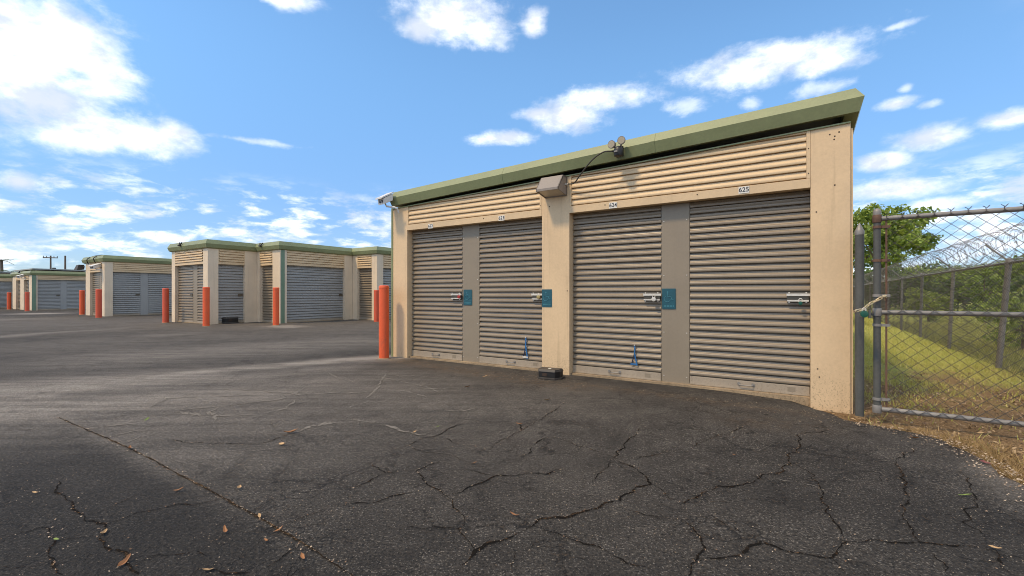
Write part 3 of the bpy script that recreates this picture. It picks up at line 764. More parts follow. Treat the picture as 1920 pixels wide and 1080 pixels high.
# ---- fixed things on the near building
def text_obj(txt, size, mat, parent, loc, rot=(R(90), 0, 0), name='lettering', ex=.0008):
    cu = bpy.data.curves.new(name, 'FONT'); cu.body = txt; cu.size = size; cu.align_x = 'CENTER'; cu.align_y = 'CENTER'; cu.extrude = ex; cu.offset = .0006
    tmp = bpy.data.objects.new(name, cu); COL.objects.link(tmp)
    dg = bpy.context.evaluated_depsgraph_get(); me = bpy.data.meshes.new_from_object(tmp.evaluated_get(dg)); bpy.data.objects.remove(tmp)
    me.materials.clear(); me.materials.append(mat)
    o = bpy.data.objects.new(name, me); COL.objects.link(o); o.parent = parent; o.location = loc; o.rotation_euler = rot; return o
for num, px, py in (('622', 808, 424), ('623', 941, 409), ('624', 1150, 385), ('625', 1395, 356)):
    s = S(px); z = zpx(s, .008, py); s_side = 'left' if num in ('622', '624') else 'right'
    p = W3(s, -.0075, z)
    t = thing('number_sign', {'622': 'number plate 622 over the narrow door nearest the white camera box', '623': 'number plate 623 just left of the wedge wall lamp', '624': 'number plate 624 beneath the black floodlight cable', '625': 'number plate 625 over the widest door by the gate'}[num], 'number sign', p, -TH, 'unit number plates over the doors')
    MB().box(-.052, .052, -.003, 0, -.036, .036).build('plate', M_PLATE, t)
    text_obj(num, .068, M_INK, t, (0, -.0042, .001))
def access_sign(px0, px1, py0, py1, rec, label):
    s0 = S(px0, rec); s1 = S(px1, rec); c = (s0 + s1) / 2; wd = (s1 - s0); p = W3(c, rec, 0)
    z1 = CAMZ + (HY - py0) * p.y / F; z0 = CAMZ + (HY - py1) * p.y / F; h = z1 - z0
    t = thing('accessible_sign', label, 'sign', W3(c, rec - .001, (z0 + z1) / 2), -TH, 'teal accessible parking signs by the latches')
    MB().box(-wd / 2, wd / 2, -.005, 0, -h / 2, h / 2).build('sign_plate', M_TEAL, t, bevel=.002)
    m = MB(); q = min(wd, h * .62) / .13; y = -.0065
    def stroke(pts, r): m.tube([(x * q, y, zz * q) for x, zz in pts], r * q, 6)
    m.tube([(-.012 * q, y + .001, .068 * q), (-.012 * q, y - .001, .068 * q)], .008 * q, 10)
    stroke([(-.012, .056), (-.008, .018), (.022, .018), (.034, -.012), (.046, -.009)], .0036)
    stroke([(-.010, .036), (.016, .036)], .003)
    stroke([(-.013 + .032 * math.cos(a), -.002 + .032 * math.sin(a)) for a in np.linspace(R(125), R(345), 14)], .003)
    m.build('wheelchair_symbol', M_TEALTXT, t)
    m2 = MB(); m2.box(-wd * .46, wd * .46, -.0056, -.005, -h * .22, -h * .212)
    for i in range(7): m2.box(-wd * .36 + i * wd * .11, -wd * .36 + i * wd * .11 + wd * .06, -.0062, -.005, -h * .40, -h * .32)
    m2.build('raised_print', M_TEALTXT, t, kind='stuff')
access_sign(869.5, 885, 543, 572, REC - .024, 'small teal wheelchair sign between doors 622 and 623, beside the red padlock')
access_sign(1016.5, 1035, 542.5, 575.5, 0, 'teal wheelchair sign on the cream middle pillar')
access_sign(1241.5, 1267, 541, 579, REC - .024, 'teal wheelchair sign on the grey post between doors 624 and 625')
def padlock(s, z, mat, label, r=.026, disc=True):
    t = thing('padlock', label, 'padlock', W3(s, REC - .085, z), -TH, 'padlocks')
    MB().tube([(0, -.012, 0), (0, .012, 0)], r, 16).build('lock_body', mat, t, smooth=True, bevel=.002)
    MB().tube([(-.014, 0, r * .6), (-.014, 0, r + .018), (-.008, 0, r + .028), (.008, 0, r + .028), (.014, 0, r + .018), (.014, 0, r * .6)], .0045, 8).build('shackle', M_STEEL, t, smooth=True)
padlock(S(861, REC - .08), 1.035, M_RED, 'red padlock on the latch of door 622')
padlock(S(1010, REC - .08), 1.035, M_BRASS, 'brass padlock on the latch of door 623')
padlock(S(1226, REC - .08), 1.015, M_STEEL, 'silver padlock on the latch of door 624')
padlock(S(1501, REC - .08), .985, M_LOCKG, 'small green padlock on the latch of door 625', .018)
# blue pull straps
def strap(px, py0, py1, label, wide):
    s = S(px, REC - .03); p = W3(s, REC - .03, 0); z0 = CAMZ + (HY - py0) * p.y / F; z1 = CAMZ + (HY - py1) * p.y / F; L = z0 - z1
    t = thing('pull_strap', label, 'strap', W3(s, REC - .025, z0), -TH, 'blue straps tied to the doors')
    def ribbon(pts, wv):
        vs = []; fs = []
        for i, (x, y, z) in enumerate(pts):
            vs += [(x - wv / 2, y, z), (x + wv / 2, y, z), (x + wv / 2, y - .003, z), (x - wv / 2, y - .003, z)]
            if i:
                b = 4 * i
                for k in range(4): fs.append((b - 4 + k, b - 4 + (k + 1) % 4, b + (k + 1) % 4, b + k))
        fs += [(0, 1, 2, 3), tuple(len(vs) - 4 + k for k in (3, 2, 1, 0))]
        return MB().add(vs, fs)
    ribbon([(0, -.004, .01), (.004, -.012, -.02), (.002, -.015, -L * .35), (.012, -.013, -L * .6), (.030, -.012, -L * .95), (.026, -.014, -L)], wide).build('webbing', M_BLUE, t)
    ribbon([(.002, -.008, -L * .3), (-.012, -.009, -L * .6), (-.036, -.010, -L * .92)], wide * .8).build('back_webbing', M_BLUED, t)
    MB().box(-.05, .04, -.016, -.008, -L * .98, -L * .90).build('end_tab', M_BLUE if wide < .02 else M_STEEL, t, bevel=.003)
    MB().tube([(0, .0, .012), (0, -.018, .012)], .008, 8).build('tie_screw', M_STEEL, t)
strap(986, 634, 672, 'pale blue strap in an open loop low on door 623, above the bait box', .020)
strap(1190, 649, 685, 'bright blue strap with a flat end tab low on door 624', .016)
# wall lamp on the middle pillar
sc_ = (xm0 + xm1) / 2
wl = thing('wall_lamp', 'brown wedge shaped wall lamp at the top of the middle pillar', 'wall lamp', W3(sc_ + .01, 0, 2.385), -TH)
hw = .165
lm = MB(); prof = [(-.001, .255), (-.12, .255), (-.255, .075), (-.255, .045), (-.235, .045), (-.235, .07), (-.11, .235), (-.02, .235), (-.02, .0), (-.001, .0)]
n = len(prof); lm.sweep(prof, -hw, hw)
for sx in (-hw, hw - .012):
    lm.add([(sx, -.001, 0), (sx, -.001, .255), (sx, -.12, .255), (sx, -.255, .075), (sx, -.255, .045), (sx + .012, -.001, 0), (sx + .012, -.001, .255), (sx + .012, -.12, .255), (sx + .012, -.255, .075), (sx + .012, -.255, .045)],
           [(0, 1, 2, 3, 4), (9, 8, 7, 6, 5), (0, 5, 6, 1), (1, 6, 7, 2), (2, 7, 8, 3), (3, 8, 9, 4), (4, 9, 5, 0)])
lm.build('lamp_housing', M_LAMP, wl)
MB().add([(-hw + .013, -.232, .052), (hw - .013, -.232, .052), (hw - .013, -.022, .012), (-hw + .013, -.022, .012), (-hw + .013, -.228, .062), (hw - .013, -.228, .062), (hw - .013, -.022, .022), (-hw + .013, -.022, .022)],
         [(0, 1, 2, 3), (7, 6, 5, 4), (0, 4, 5, 1), (1, 5, 6, 2), (2, 6, 7, 3), (3, 7, 4, 0)]).build('lamp_lens', M_LENS, wl)
MB().tube([(hw, -.05, .14), (hw + .035, -.05, .14)], .012, 10).build('cable_gland', M_STEEL, wl, smooth=True)
# twin floodlight on the fascia
sf = S(1164); fx = W3(sf, -.13, 0)
zf = CAMZ + (HY - 283) * W3(sf, -.2, 0).y / F
fl = thing('floodlight', 'black twin floodlight with two round heads on the green fascia', 'floodlight', W3(sf + .035, -.125, zf), -TH)
MB().lathe([(.028, -.075), (.052, -.06), (.060, -.02), (.056, .02), (.040, .045), (.02, .055)], 18, (0, -.055, 0)).build('sensor_body', M_BLACK, fl, smooth=True)
MB().box(-.045, .045, -.03, .005, -.06, .06).build('mount', M_BLACK, fl, bevel=.006)
MB().box(-.03, .01, -.125, -.105, -.03, -.012).build('sensor_window', M_GALV, fl, bevel=.003)
for sx, zz, ty in ((-.075, .085, -.3), (.045, .112, .15)):
    dv_ = Vector((ty * .5, -1, -.12)).normalized(); c = Vector((sx, -.07, zz))
    h = MB(); h.tube([c - dv_ * .055, c - dv_ * .035, c, c + dv_ * .02], [.022, .036, .047, .049], 20).tube([(sx * .5, -.05, .04), tuple(c - dv_ * .03)], .012, 8)
    hd = h.build('lamp_head', M_LAMP, fl, smooth=True)
    MB().tube([c + dv_ * .0202, c + dv_ * .024], .041, 20).build('lamp_face', M_BULB, hd)
p0 = Vector((sc_ + .01 + hw + .04 - (sf + .035), .075, 2.385 + .14 - zf))
cab = [p0, p0 + Vector((.10, -.02, .0)), p0 * .72 + Vector((.0, -.06, -.01)), p0 * .45 + Vector((0, -.13, .05)), p0 * .25 + Vector((.0, -.12, .07)), Vector((-.09, -.06, .01)), Vector((-.05, -.05, 0))]
def smooth_path(P, k=6):
    P = [Vector(p) for p in P]; out = []
    for i in range(len(P) - 1):
        a, b, c, d = P[max(i - 1, 0)], P[i], P[i + 1], P[min(i + 2, len(P) - 1)]
        for j in range(k):
            t = j / k; out.append(.5 * ((2 * b) + (c - a) * t + (2 * a - 5 * b + 4 * c - d) * t * t + (3 * b - a - 3 * c + d) * t ** 3))
    return out + [P[-1]]
MB().tube(smooth_path(cab), .0085, 8).build('cable', M_BLACKTOP, fl, smooth=True)
# camera box on the left corner
def sec_cam(loc, rz, label):
    t = thing('security_camera', label, 'security camera', loc, rz, 'white cameras on the building corners')
    MB().add([(-.10, -.30, .0), (.08, -.30, .0), (.08, -.02, .10), (-.10, -.02, .10), (-.10, -.30, .018), (.08, -.30, .018), (.08, -.02, .118), (-.10, -.02, .118)],
             [(0, 3, 2, 1), (4, 5, 6, 7), (0, 1, 5, 4), (1, 2, 6, 5), (2, 3, 7, 6), (3, 0, 4, 7)]).build('sun_hood', M_WHITE, t)
    MB().add([(-.085, -.24, -.07), (.07, -.24, -.07), (.07, -.03, .0), (-.085, -.03, .0), (-.085, -.26, .006), (.07, -.26, .006), (.07, -.03, .088), (-.085, -.03, .088)],
             [(0, 3, 2, 1), (4, 5, 6, 7), (0, 1, 5, 4), (1, 2, 6, 5), (2, 3, 7, 6), (3, 0, 4, 7)]).build('camera_body', M_WHITE, t, bevel=.004)
    MB().box(-.045, -.015, -.262, -.25, -.045, -.012).box(.015, .045, -.262, -.25, -.045, -.012).build('lens', M_BLACK, t)
    MB().tube([(.0, -.16, -.04), (.02, -.14, -.085), (.13, -.05, -.10), (.16, -.01, -.12), (.16, .03, -.17)], .013, 8).build('arm', M_WHITE, t, smooth=True)
    return t
pc = W3(.07, -.10, 2.655)
sec_cam(pc, -TH - R(8), 'white camera box on the left corner of the nearest building').scale = (1.1, .80, 1.25)

# bait boxes
def bait_box(loc, rz, label, sc=1.):
    t = thing('bait_box', label, 'bait box', loc, rz, 'black bait boxes at the wall base'); t.scale = (sc, sc, sc)
    def outline(o): return [(-.15 - o, .09 + o), (-.15 - o, -.03), (-.11, -.11 - o), (.11, -.11 - o), (.15 + o, -.03), (.15 + o, .09 + o)]
    def slab(o, z0, z1, o2=None):
        a = outline(o); b = outline(o if o2 is None else o2); n = len(a)
        return MB().add([(x, y, z0) for x, y in a] + [(x, y, z1) for x, y in b], [tuple(reversed(range(n))), tuple(range(n, 2 * n))] + [(i, (i + 1) % n, (i + 1) % n + n, i + n) for i in range(n)])
    slab(.015, 0.004, .024).build('base_rim', M_BLACKTOP, t, bevel=.004)
    slab(-.004, .0245, .095).build('box_body', M_BLACK, t, bevel=.004)
    slab(.004, .0955, .125, -.012).build('lid', M_BLACKTOP, t, bevel=.006)
    MB().box(-.06, .0, -.1075, -.105, .04, .08).build('entry_hole', M_HOLE, t)
    MB().box(-.012, .025, -.03, -.005, .1245, .127).build('key_label', M_PLATE, t)
pb = gp(1031, 709); bait_box((pb.x, pb.y, 0), -TH + R(6), 'black bait box in front of the middle pillar')

# ---- far buildings
def P3(px, Y): return Vector(((px - CX) / F * Y, Y))
class Far:
    def __init__(s, label, corner): s.c = corner; s.root = thing('storage_building', label, 'storage building', (corner.x, corner.y, 0), -TH, 'far storage buildings')
    def loc(s, p): d = Vector(p) - s.c; return (d.dot(E), d.dot(D2))
    def face(s, p, ang, spec):
        u = E if ang == 0 else D2; base = face_s(p, u, spec[0][1]); items = []
        for kind, a, b in spec:
            rec = REC if kind in ('door', 'divider') else 0
            items.append((kind, face_s(p, u, a), face_s(p, u, b)))
        far_face(s.root, s.loc(p), ang, items); return items
H90 = R(90)
# B: sawtooth building in the middle
C0 = P3(389.5, 16.0); L0 = C0 + E * -2.92
P1 = C0 + D2 * 1.705; Pb = P1 + E * 1.57; P3_ = Pb + D2 * 3.157; P4 = P3_ + E * 1.527; P5 = P4 + D2 * 4.0
B = Far('sawtooth storage building with three stepped corners and a wide grey door', C0)
def chain(spec): return [(k, a, b) for (k, a), (_, b) in zip(spec, spec[1:])]
B.face(L0, 0, chain([('pillar', 322), ('door', 328), ('divider', 356), ('door', 364), ('pillar', 381), ('', 389.5)]))
B.face(C0, H90, chain([('pillar', 389.6), ('door', 409.5), ('pillar', 459), ('', 481.7)]))
B.face(P1, 0, chain([('pillar', 481.9), ('door', 487), ('pillar', 511), ('', 525)]))
B.face(Pb, H90, chain([('pillar', 525.2), ('green', 526.8), ('pillar', 533.6), ('door', 536.6), ('pillar', 646), ('', 661)]))
B.face(P3_, 0, chain([('pillar', 661.2), ('door', 670), ('pillar', 697), ('', 707)]))
it = B.face(P4, H90, chain([('pillar', 707.2), ('door', 718.5), ('pillar', 790), ('', 800)]))
P5 = P4 + D2 * it[-1][2]
polyB = [B.loc(L0 + D2 * 11), B.loc(L0), (0, 0), B.loc(P1), B.loc(Pb), B.loc(P3_), B.loc(P4), B.loc(P5), B.loc(P5 + E * 1.4), B.loc(P5 + E * 1.4 + D2 * 3)]
shell(B.root, polyB); fascia(B.root, polyB, .02)
# C
Cc = P3(196, 21.7); Lc = Cc + E * -2.84
C = Far('storage building with a floodlight arm and two wide grey side doors', Cc)
C.face(Lc, 0, chain([('pillar', 160.7), ('door', 168.5), ('divider', 181), ('door', 184.8), ('pillar', 191), ('', 196)]))
it = C.face(Cc, H90, chain([('pillar', 196.1), ('door', 211.6), ('divider', 264.9), ('door', 279.3), ('pillar', 335), ('', 350)]))
q = it[-1][2]; polyC = [C.loc(Lc + D2 * q), C.loc(Lc), (0, 0), C.loc(Cc + D2 * q)]
shell(C.root, polyC); fascia(C.root, polyC, -.05)
# D
Dc = P3(59.5, 29.6); s_l = face_s(Dc, -E, 23.8); Ld = Dc - E * s_l
Dd = Far('low storage building with a green corner downspout beside white dust', Dc)
Dd.face(Ld, 0, chain([('pillar', 23.9), ('door', 30), ('pillar', 38), ('door', 44.6), ('pillar', 54.5), ('', 59.5)]))
it = Dd.face(Dc, H90, chain([('green', 59.7), ('pillar', 67.2), ('door', 70.5), ('divider', 114), ('door', 126), ('pillar', 164), ('', 172)]))
q = it[-1][2]; polyD = [Dd.loc(Ld + D2 * q), Dd.loc(Ld), (0, 0), Dd.loc(Dc + D2 * q)]
shell(Dd.root, polyD); fascia(Dd.root, polyD, -.22); Dd.root.scale = (1, 1, .94)
# E
Ec = P3(-42, 33.0); Eb = Far('farthest storage building with one grey door showing behind the low one', Ec)
it = Eb.face(Ec, H90, chain([('pillar', -41), ('door', -30), ('divider', -4), ('door', 1.5), ('pillar', 23), ('', 30)]))
q = it[-1][2]; polyE = [(-4, q), (-4, 0), (0, 0), (0, q)]
Eb.face(Ec - E * 4, 0, [('pillar', CX + F * (Ec - E * 4).x / (Ec - E * 4).y, CX + F * (Ec - E * .02).x / (Ec - E * .02).y)])
shell(Eb.root, polyE); fascia(Eb.root, polyE, -.25); Eb.root.scale = (1, 1, .94)
# row continuing behind the near building
Gc = ORG + E * (LEN + .62) + D2 * 14.2; Gb = Far('storage building corner just showing behind the steel gate post', Gc)
far_face(Gb.root, (-4.0, 0), 0, [('pillar', 0, .35), ('door', .35, 3.6), ('pillar', 3.6, 4.0)])
polyG = [(-6, 10), (-6, 0), (0, 0), (0, 10)]
MB().box(.002, .02, .02, 10, 0, ZTOP).build('side_wall', M_CREAM, Gb.root)
shell(Gb.root, polyG); fascia(Gb.root, polyG, .02)

pb = gp(430, 606); bait_box((pb.x, pb.y, 0), -TH + H90, 'black bait box at the single grey door of the sawtooth building', 1.9)
def small_fixture(far, p, z, label):
    l = far.loc(p); t = thing('roof_hook', label, 'fixture', (p.x, p.y, z), -TH, 'small black fixtures on the green fascias')
    MB().tube([(-.09, -.1, .06), (-.04, -.14, -.04), (.05, -.14, -.04), (.09, -.1, .06)], .022, 8).build('bracket', M_BLACK, t, smooth=True)
    MB().lathe([(.05, -.03), (.06, 0), (.03, .03)], 10, (0, -.15, -.05)).build('lamp_head', M_BLACK, t, smooth=True)
small_fixture(B, L0 + E * 1.05, 2.93, 'small black fixture on the fascia over the double grey doors')
small_fixture(B, P1 + E * .5, 2.93, 'small black fixture on the fascia of the middle step')
small_fixture(Dd, Ld + E * 2.6, 2.58, 'small black fixture on the low building fascia')
# floodlight arm and camera on C
fl2 = thing('floodlight', 'dark floodlight box on the left corner of the building by two bollards', 'floodlight', (Lc.x, Lc.y, 2.30), -TH)
MB().add([(-.55, -.30, .0), (.0, -.30, .0), (.0, -.02, .02), (-.55, -.02, .02), (-.38, -.24, .24), (.0, -.24, .26), (.0, -.02, .26), (-.38, -.02, .24)],
         [(0, 3, 2, 1), (4, 5, 6, 7), (0, 1, 5, 4), (1, 2, 6, 5), (2, 3, 7, 6), (3, 0, 4, 7)]).build('lamp_housing', M_BLACKTOP, fl2)
MB().tube([(.0, -.05, .15), (.15, -.05, .15)], .03, 8).build('arm', M_BLACKTOP, fl2)
pq = Cc - E * .55
sec_cam((pq.x, pq.y, 2.38), -TH + R(20), 'white camera on the corner of the building by two bollards').scale = (1.5, 1.5, 1.5)
cb = thing('roof_cable', 'black cable looped over the green fascia above the white camera', 'cable', (Cc.x, Cc.y, 0), -TH)
MB().tube(smooth_path([(-1.9, -.1, 2.55), (-1.85, -.16, 2.80), (-1.7, .1, 2.97), (-1.2, .3, 2.98), (-.95, .1, 2.97), (-.9, -.16, 2.82), (-.9, -.1, 2.6)]), .022, 6).build('cable_run', M_BLACK, cb)
pw = Ld + E * 3.4
sec_cam((pw.x, pw.y, 2.25), -TH + R(20), 'white camera under the eave of the low building').scale = (1.4, 1.4, 1.4)

# ------------------------------------------------------------------ bollards
def bollard(px, py, h, r, mat, label):
    p = gp(px, py)
    t = thing('bollard', label, 'bollard', (p.x, p.y, 0), random.random() * 6, 'orange bollards guarding the corners')
    MB().lathe([(r, -.02), (r, h - .05)], 28).build('post', mat, t, smooth=True)
    MB().lathe([(r * 1.03, h - .05), (r * 1.03, h - .025), (r * .97, h - .008), (r * .8, h)], 28).build('cap', mat, t, smooth=True)
    MB().lathe([(r + .03, -.01), (r + .022, .006), (r + .002, .012)], 24).build('collar', M_SILL, t)
bollard(720, 672, 1.22, .083, M_BOLLARD, 'bright orange bollard at the left corner of the nearest building')
bollard(705.8, 603.8, 1.23, .095, M_BOLLARDF, 'bollard half hidden behind the nearest orange bollard')
bollard(517.6, 610, 1.30, .10, M_BOLLARD, 'orange bollard left of the wide grey door')
bollard(386.6, 611.5, 1.31, .10, M_BOLLARD, 'orange bollard at the front corner of the sawtooth building')
bollard(310.6, 605.2, 1.29, .10, M_BOLLARDF, 'orange bollard left of the double grey doors')
bollard(185.2, 596, 1.29, .11, M_BOLLARDF, 'faded orange bollard in front of the white camera')
bollard(154, 590, 1.27, .11, M_BOLLARD, 'orange bollard under the dark floodlight box')
bollard(51, 583.6, 1.20, .105, M_BOLLARDF, 'faded bollard at the corner beside the white dust')
bollard(17, 580.3, 1.18, .105, M_BOLLARD, 'bollard in front of the farthest storage building')

# ------------------------------------------------------------------ utility poles, palm
Yp = 80; pp = P3(95, Yp)
t = thing('utility_pole', 'utility pole with crossarm and transformer beyond the roofs', 'utility pole', (pp.x, pp.y, 0), R(20), 'utility poles')
MB().tube([(0, 0, -.1), (0, 0, 7.8)], [.16, .11], 10).build('pole', M_WOOD, t)
MB().box(-1.0, 1.0, -.16, -.04, 7.35, 7.5).build('crossarm', M_WOOD, t)
MB().lathe([(.25, 0), (.27, .1), (.27, .7), (.2, .8)], 12, (.45, 0, 4.9)).build('transformer', M_GALVD, t)
ins = MB()
for x in (-.95, -.5, .5, .95): ins.tube([(x, -.1, 7.5), (x, -.1, 7.75)], .05, 6)
ins.build('insulators', M_GALVD, t, kind='stuff')
pp = P3(122.3, Yp)
t = thing('utility_pole', 'bare utility pole without a crossarm beyond the roofs', 'utility pole', (pp.x, pp.y, 0), 0, 'utility poles')
MB().tube([(0, 0, -.1), (0, 0, 7.7)], [.17, .12], 10).build('pole', M_WOOD, t)
MB().lathe([(.13, 0), (.14, .06), (.10, .1)], 10, (0, 0, 7.7)).build('pole_cap', M_GALVD, t)

def leaf_cloud(centres, n, size, squash=1., up=.4, rs=None):
    """n two-triangle leaves through a set of clumps (x, y, z, rx, ry, rz)"""
    rs = rs or np.random.default_rng(3)
    C = np.array(centres); vol = C[:, 3] * C[:, 4] * C[:, 5]; k = rs.choice(len(C), n, p=vol / vol.sum())
    d = rs.normal(size=(n, 3)); d /= np.linalg.norm(d, axis=1)[:, None]
    rad = rs.random(n) ** .45; p = C[k, :3] + d * rad[:, None] * C[k, 3:6]
    nrm_ = rs.normal(size=(n, 3)) + d * .5 + np.array([0, 0, up]); nrm_ /= np.linalg.norm(nrm_, axis=1)[:, None]
    a = np.cross(nrm_, rs.normal(size=(n, 3))); a /= np.linalg.norm(a, axis=1)[:, None]; b = np.cross(nrm_, a)
    s = size * rs.uniform(.6, 1.35, n)[:, None]
    V = np.stack([p - a * s * .6, p + b * s * .36 - nrm_ * s * .05, p + a * s * .6 - nrm_ * s * .12, p - b * s * .36 - nrm_ * s * .05], 1).reshape(-1, 3)
    Fq = np.arange(4 * n).reshape(n, 4); tint = np.clip(rs.normal(.5, .26, n), 0, 1)
    return V, Fq, tint
def clumps(n, base, spread, r, rs):
    out = []
    for i in range(n):
        d = rs.normal(size=3); d /= np.linalg.norm(d); q = rs.random() ** .4
        rr = r * rs.uniform(.6, 1.25)
        out.append((*(np.array(base) + d * np.array(spread) * q), rr * 1.15, rr * 1.15, rr * .8))
    return out
def tree(name, label, cat, loc, h, base, spread, r, nclump, nleaf, size, mat, seed, group=None, trunk_r=.11, limbs=7):
    rs = np.random.default_rng(seed); t = thing(name, label, cat, loc, rs.random() * 6, group)
    cl = clumps(nclump, base, spread, r, rs)
    V, Fq, ti = leaf_cloud(cl, nleaf, size, rs=rs)
    tm = MB(); tm.tube(smooth_path([(0, 0, -.1), (.04, .02, base[2] * .4), (-.03, .05, base[2] * .8), (0, 0, base[2] + spread[2] * .5)], 3), [trunk_r * (1 - .8 * i / 9) for i in range(10)], 8)
    for i in range(min(limbs, len(cl))):
        e = Vector(cl[i][:3]); s_ = Vector((0, 0, base[2] * rs.uniform(.45, .95))); m = (s_ + e) / 2 + Vector((0, 0, .15))
        tm.tube(smooth_path([s_, m, e], 3), [trunk_r * .45 * (1 - .12 * j) for j in range(7)], 5)
    tm.build('trunk', M_BARK, t, smooth=True)
    raw('crown', V, Fq, mat, t, attrs={'tint': ('FACE', ti)})
    return t
# palm at far left
pp = P3(2, 52)
t = thing('palm_tree', 'green palm top showing over the farthest storage building', 'palm tree', (pp.x, pp.y, 0), 0)
MB().tube(smooth_path([(0, 0, -.1), (.1, 0, 2.5), (.05, 0, 5.0)], 4), [.16, .15, .15, .14, .14, .13, .13, .12, .12], 8).build('trunk', M_BARK, t)
for (cz, rr, nn, dx) in ((4.9, .75, 16, 0), (3.6, .9, 20, 1.0)):
    vs = []; fs = []; ti = []
    for k in range(nn):
        a = 2 * math.pi * k / nn + random.random() * .4; up = random.uniform(-.1, .9)
        for j in range(9):
            u = (j + 1) / 9; rad = rr * u * 1.2; z = cz + up * rad * .8 - rad * rad * .55
            for sgn in (-1, 1):
                b = len(vs); wd = .16 * (1.1 - u * .6); aa = a + sgn * .25
                x, y = dx + rad * math.cos(a), rad * math.sin(a)
                vs += [(x, y, z), (x + .05 * math.cos(a), y + .05 * math.sin(a), z), (x + (.22 * math.cos(a) - sgn * wd * 1.6 * math.sin(a)), y + (.22 * math.sin(a) + sgn * wd * 1.6 * math.cos(a)), z - .10)]
                fs.append((b, b + 1, b + 2)); ti.append(random.random())
    raw('frond_crown', vs, fs, M_PALM, t, attrs={'tint': ('FACE', ti)})

# ------------------------------------------------------------------ gate
GO = Vector((3.29, 4.10)); 
gate = thing('chain_link_gate', 'chain-link gate of grey pipe with diamond mesh beside the nearest building', 'gate', (GO.x, GO.y, 0), -TH)
GW, GT = 3.7, 1.755
def gx(px): return face_s(GO, E, px)
MB().tube([(0, 0, .03), (0, 0, 1.80)], .027, 16).build('upright', M_GALVD, gate, smooth=True)
MB().lathe([(.030, 1.79), (.031, 1.82), (.024, 1.84), (.008, 1.85)], 16).build('cap', M_GALV, gate, smooth=True)
MB().tube([(GW, 0, .03), (GW, 0, 1.80)], .027, 12).build('upright', M_GALV, gate, smooth=True)
for nm, z, r in (('top_rail', GT, .021), ('middle_rail', .915, .020), ('bottom_rail', .045, .022)):
    MB().tube([(.03, 0, z), (GW - .03, 0, z)], r, 16).build(nm, M_GALV, gate, smooth=True)
    MB().lathe([(.032, z - .035), (.034, z - .03), (.034, z + .03), (.032, z + .035)], 16).build('rail_elbow', M_RUST if z > 1 else M_GALV, gate, smooth=True)
MB().box(.058, .072, -.004, .004, .05, 1.76).build('tension_bar', M_RUST, gate)
for z in (.135, .80, 1.065, 1.38, 1.68):
    c = MB(); c.lathe([(.031, z - .012), (.033, z - .012), (.033, z + .012), (.031, z + .012)], 16); c.box(.026, .092, -.012, -.0055, z - .012, z + .012); c.box(.026, .092, .0055, .012, z - .012, z + .012)
    c.build('clamp', M_RUST if z > 1.3 else M_GALV, gate)
def chain_link(x0, x1, z0, z1, h, q, r, n, warp=0, barbs=False, off=0.):
    mb = MB(); cols = int((x1 - x0) / h); rows = int((z1 - z0) / q)
    for i in range(cols):
        pts = []
        for j in range(rows + 1):
            side = (i + j) % 2; x = x0 + (i + side) * h; y = off + (.6 * r if side == i % 2 else -.6 * r)
            y += warp * mnoise.noise(Vector((x * 1.5, j * q * 1.5, 2)))
            pts.append((x + warp * .25 * mnoise.noise(Vector((x * 3, j * q * 3, 5))), y, z0 + j * q))
        mb.tube(pts, r, n, cap=False)
        if barbs:
            x, y, z = pts[-1]
            if (i + rows) % 2 == 0:
                mb.tube([(x, y, z), (x - .004, y, z + .03), (x - .022, y, z + .042)], r, 3); mb.tube([(x, y, z + .02), (x + .02, y, z + .044)], r, 3)
    return mb
chain_link(.066, GW - .03, .028, 1.80, .0525, .0455, .0034, 4, .004, True, -.026).build('chain_link', M_WIRE, gate, kind='stuff')
MB().box(-.075, .03, -.012, .012, .885, .905).box(-.06, -.045, -.03, .03, .86, .93).build('fork_latch', M_GALVD, gate)
pp = gp(1611.5, 779)
post = thing('gate_post', 'dark steel gate post with a pointed cap beside the cream pillar', 'post', (pp.x, pp.y, 0), 0)
MB().tube([(0, 0, -.09), (0, 0, 1.655)], .036, 20).build('post', M_GALVD, post, smooth=True)
MB().lathe([(.037, 1.625), (.037, 1.66), (.030, 1.675), (.004, 1.735)], 20).build('cap', M_GALV, post, smooth=True)
MB().lathe([(.07, -.09), (.06, -.06), (.04, -.045)], 14).build('footing', M_SOIL, post)
# chain and lock round post and gate
def link_ring(mb, c, d, nrm_, L=.052, Wd=.017, r=.0045):
    d = d.normalized(); nrm_ = (nrm_ - d * nrm_.dot(d)).normalized(); pts = []
    for k in range(15):
        a = 2 * math.pi * k / 14; ca, sa = math.cos(a), math.sin(a)
        pts.append(c + d * ((L / 2 - Wd / 2) * (1 if ca > 0 else -1) + ca * Wd / 2) + nrm_ * sa * Wd / 2)
    mb.tube(pts, r, 6, cap=False)
chn = thing('chain', 'pale steel chain looped round the gate post and gate upright', 'chain', (0, 0, 0), 0)
def sight(px, py, Y): return Vector(((px - CX) / F * Y, Y, CAMZ + (HY - py) * Y / F))
cp = [sight(1601.5, 585, 4.10), sight(1605, 583, 3.985), sight(1617.5, 580, 3.985), sight(1622, 577, 4.02), sight(1633, 568.5, 4.06), sight(1647, 561.5, 4.06), sight(1655, 556, 4.04), sight(1661, 556, 4.05), sight(1660, 562, 4.12)]
cpx = smooth_path(cp, 8); dist = 0; nextd = 0; k = 0; prev = cpx[0]
for p_, q_ in zip(cpx, cpx[1:]):
    dist += (q_ - p_).length
    if dist >= nextd:
        m = MB(); link_ring(m, q_, q_ - p_, Vector((0, .25, 1)) if k % 2 == 0 else Vector((0, 1, .35))); m.build('link', M_CHAIN, chn, smooth=True); k += 1; nextd += .037
pl = sight(1620, 588, 3.955)
t = thing('padlock', 'round green padlock on the gate chain', 'padlock', pl, R(-20), 'padlocks')
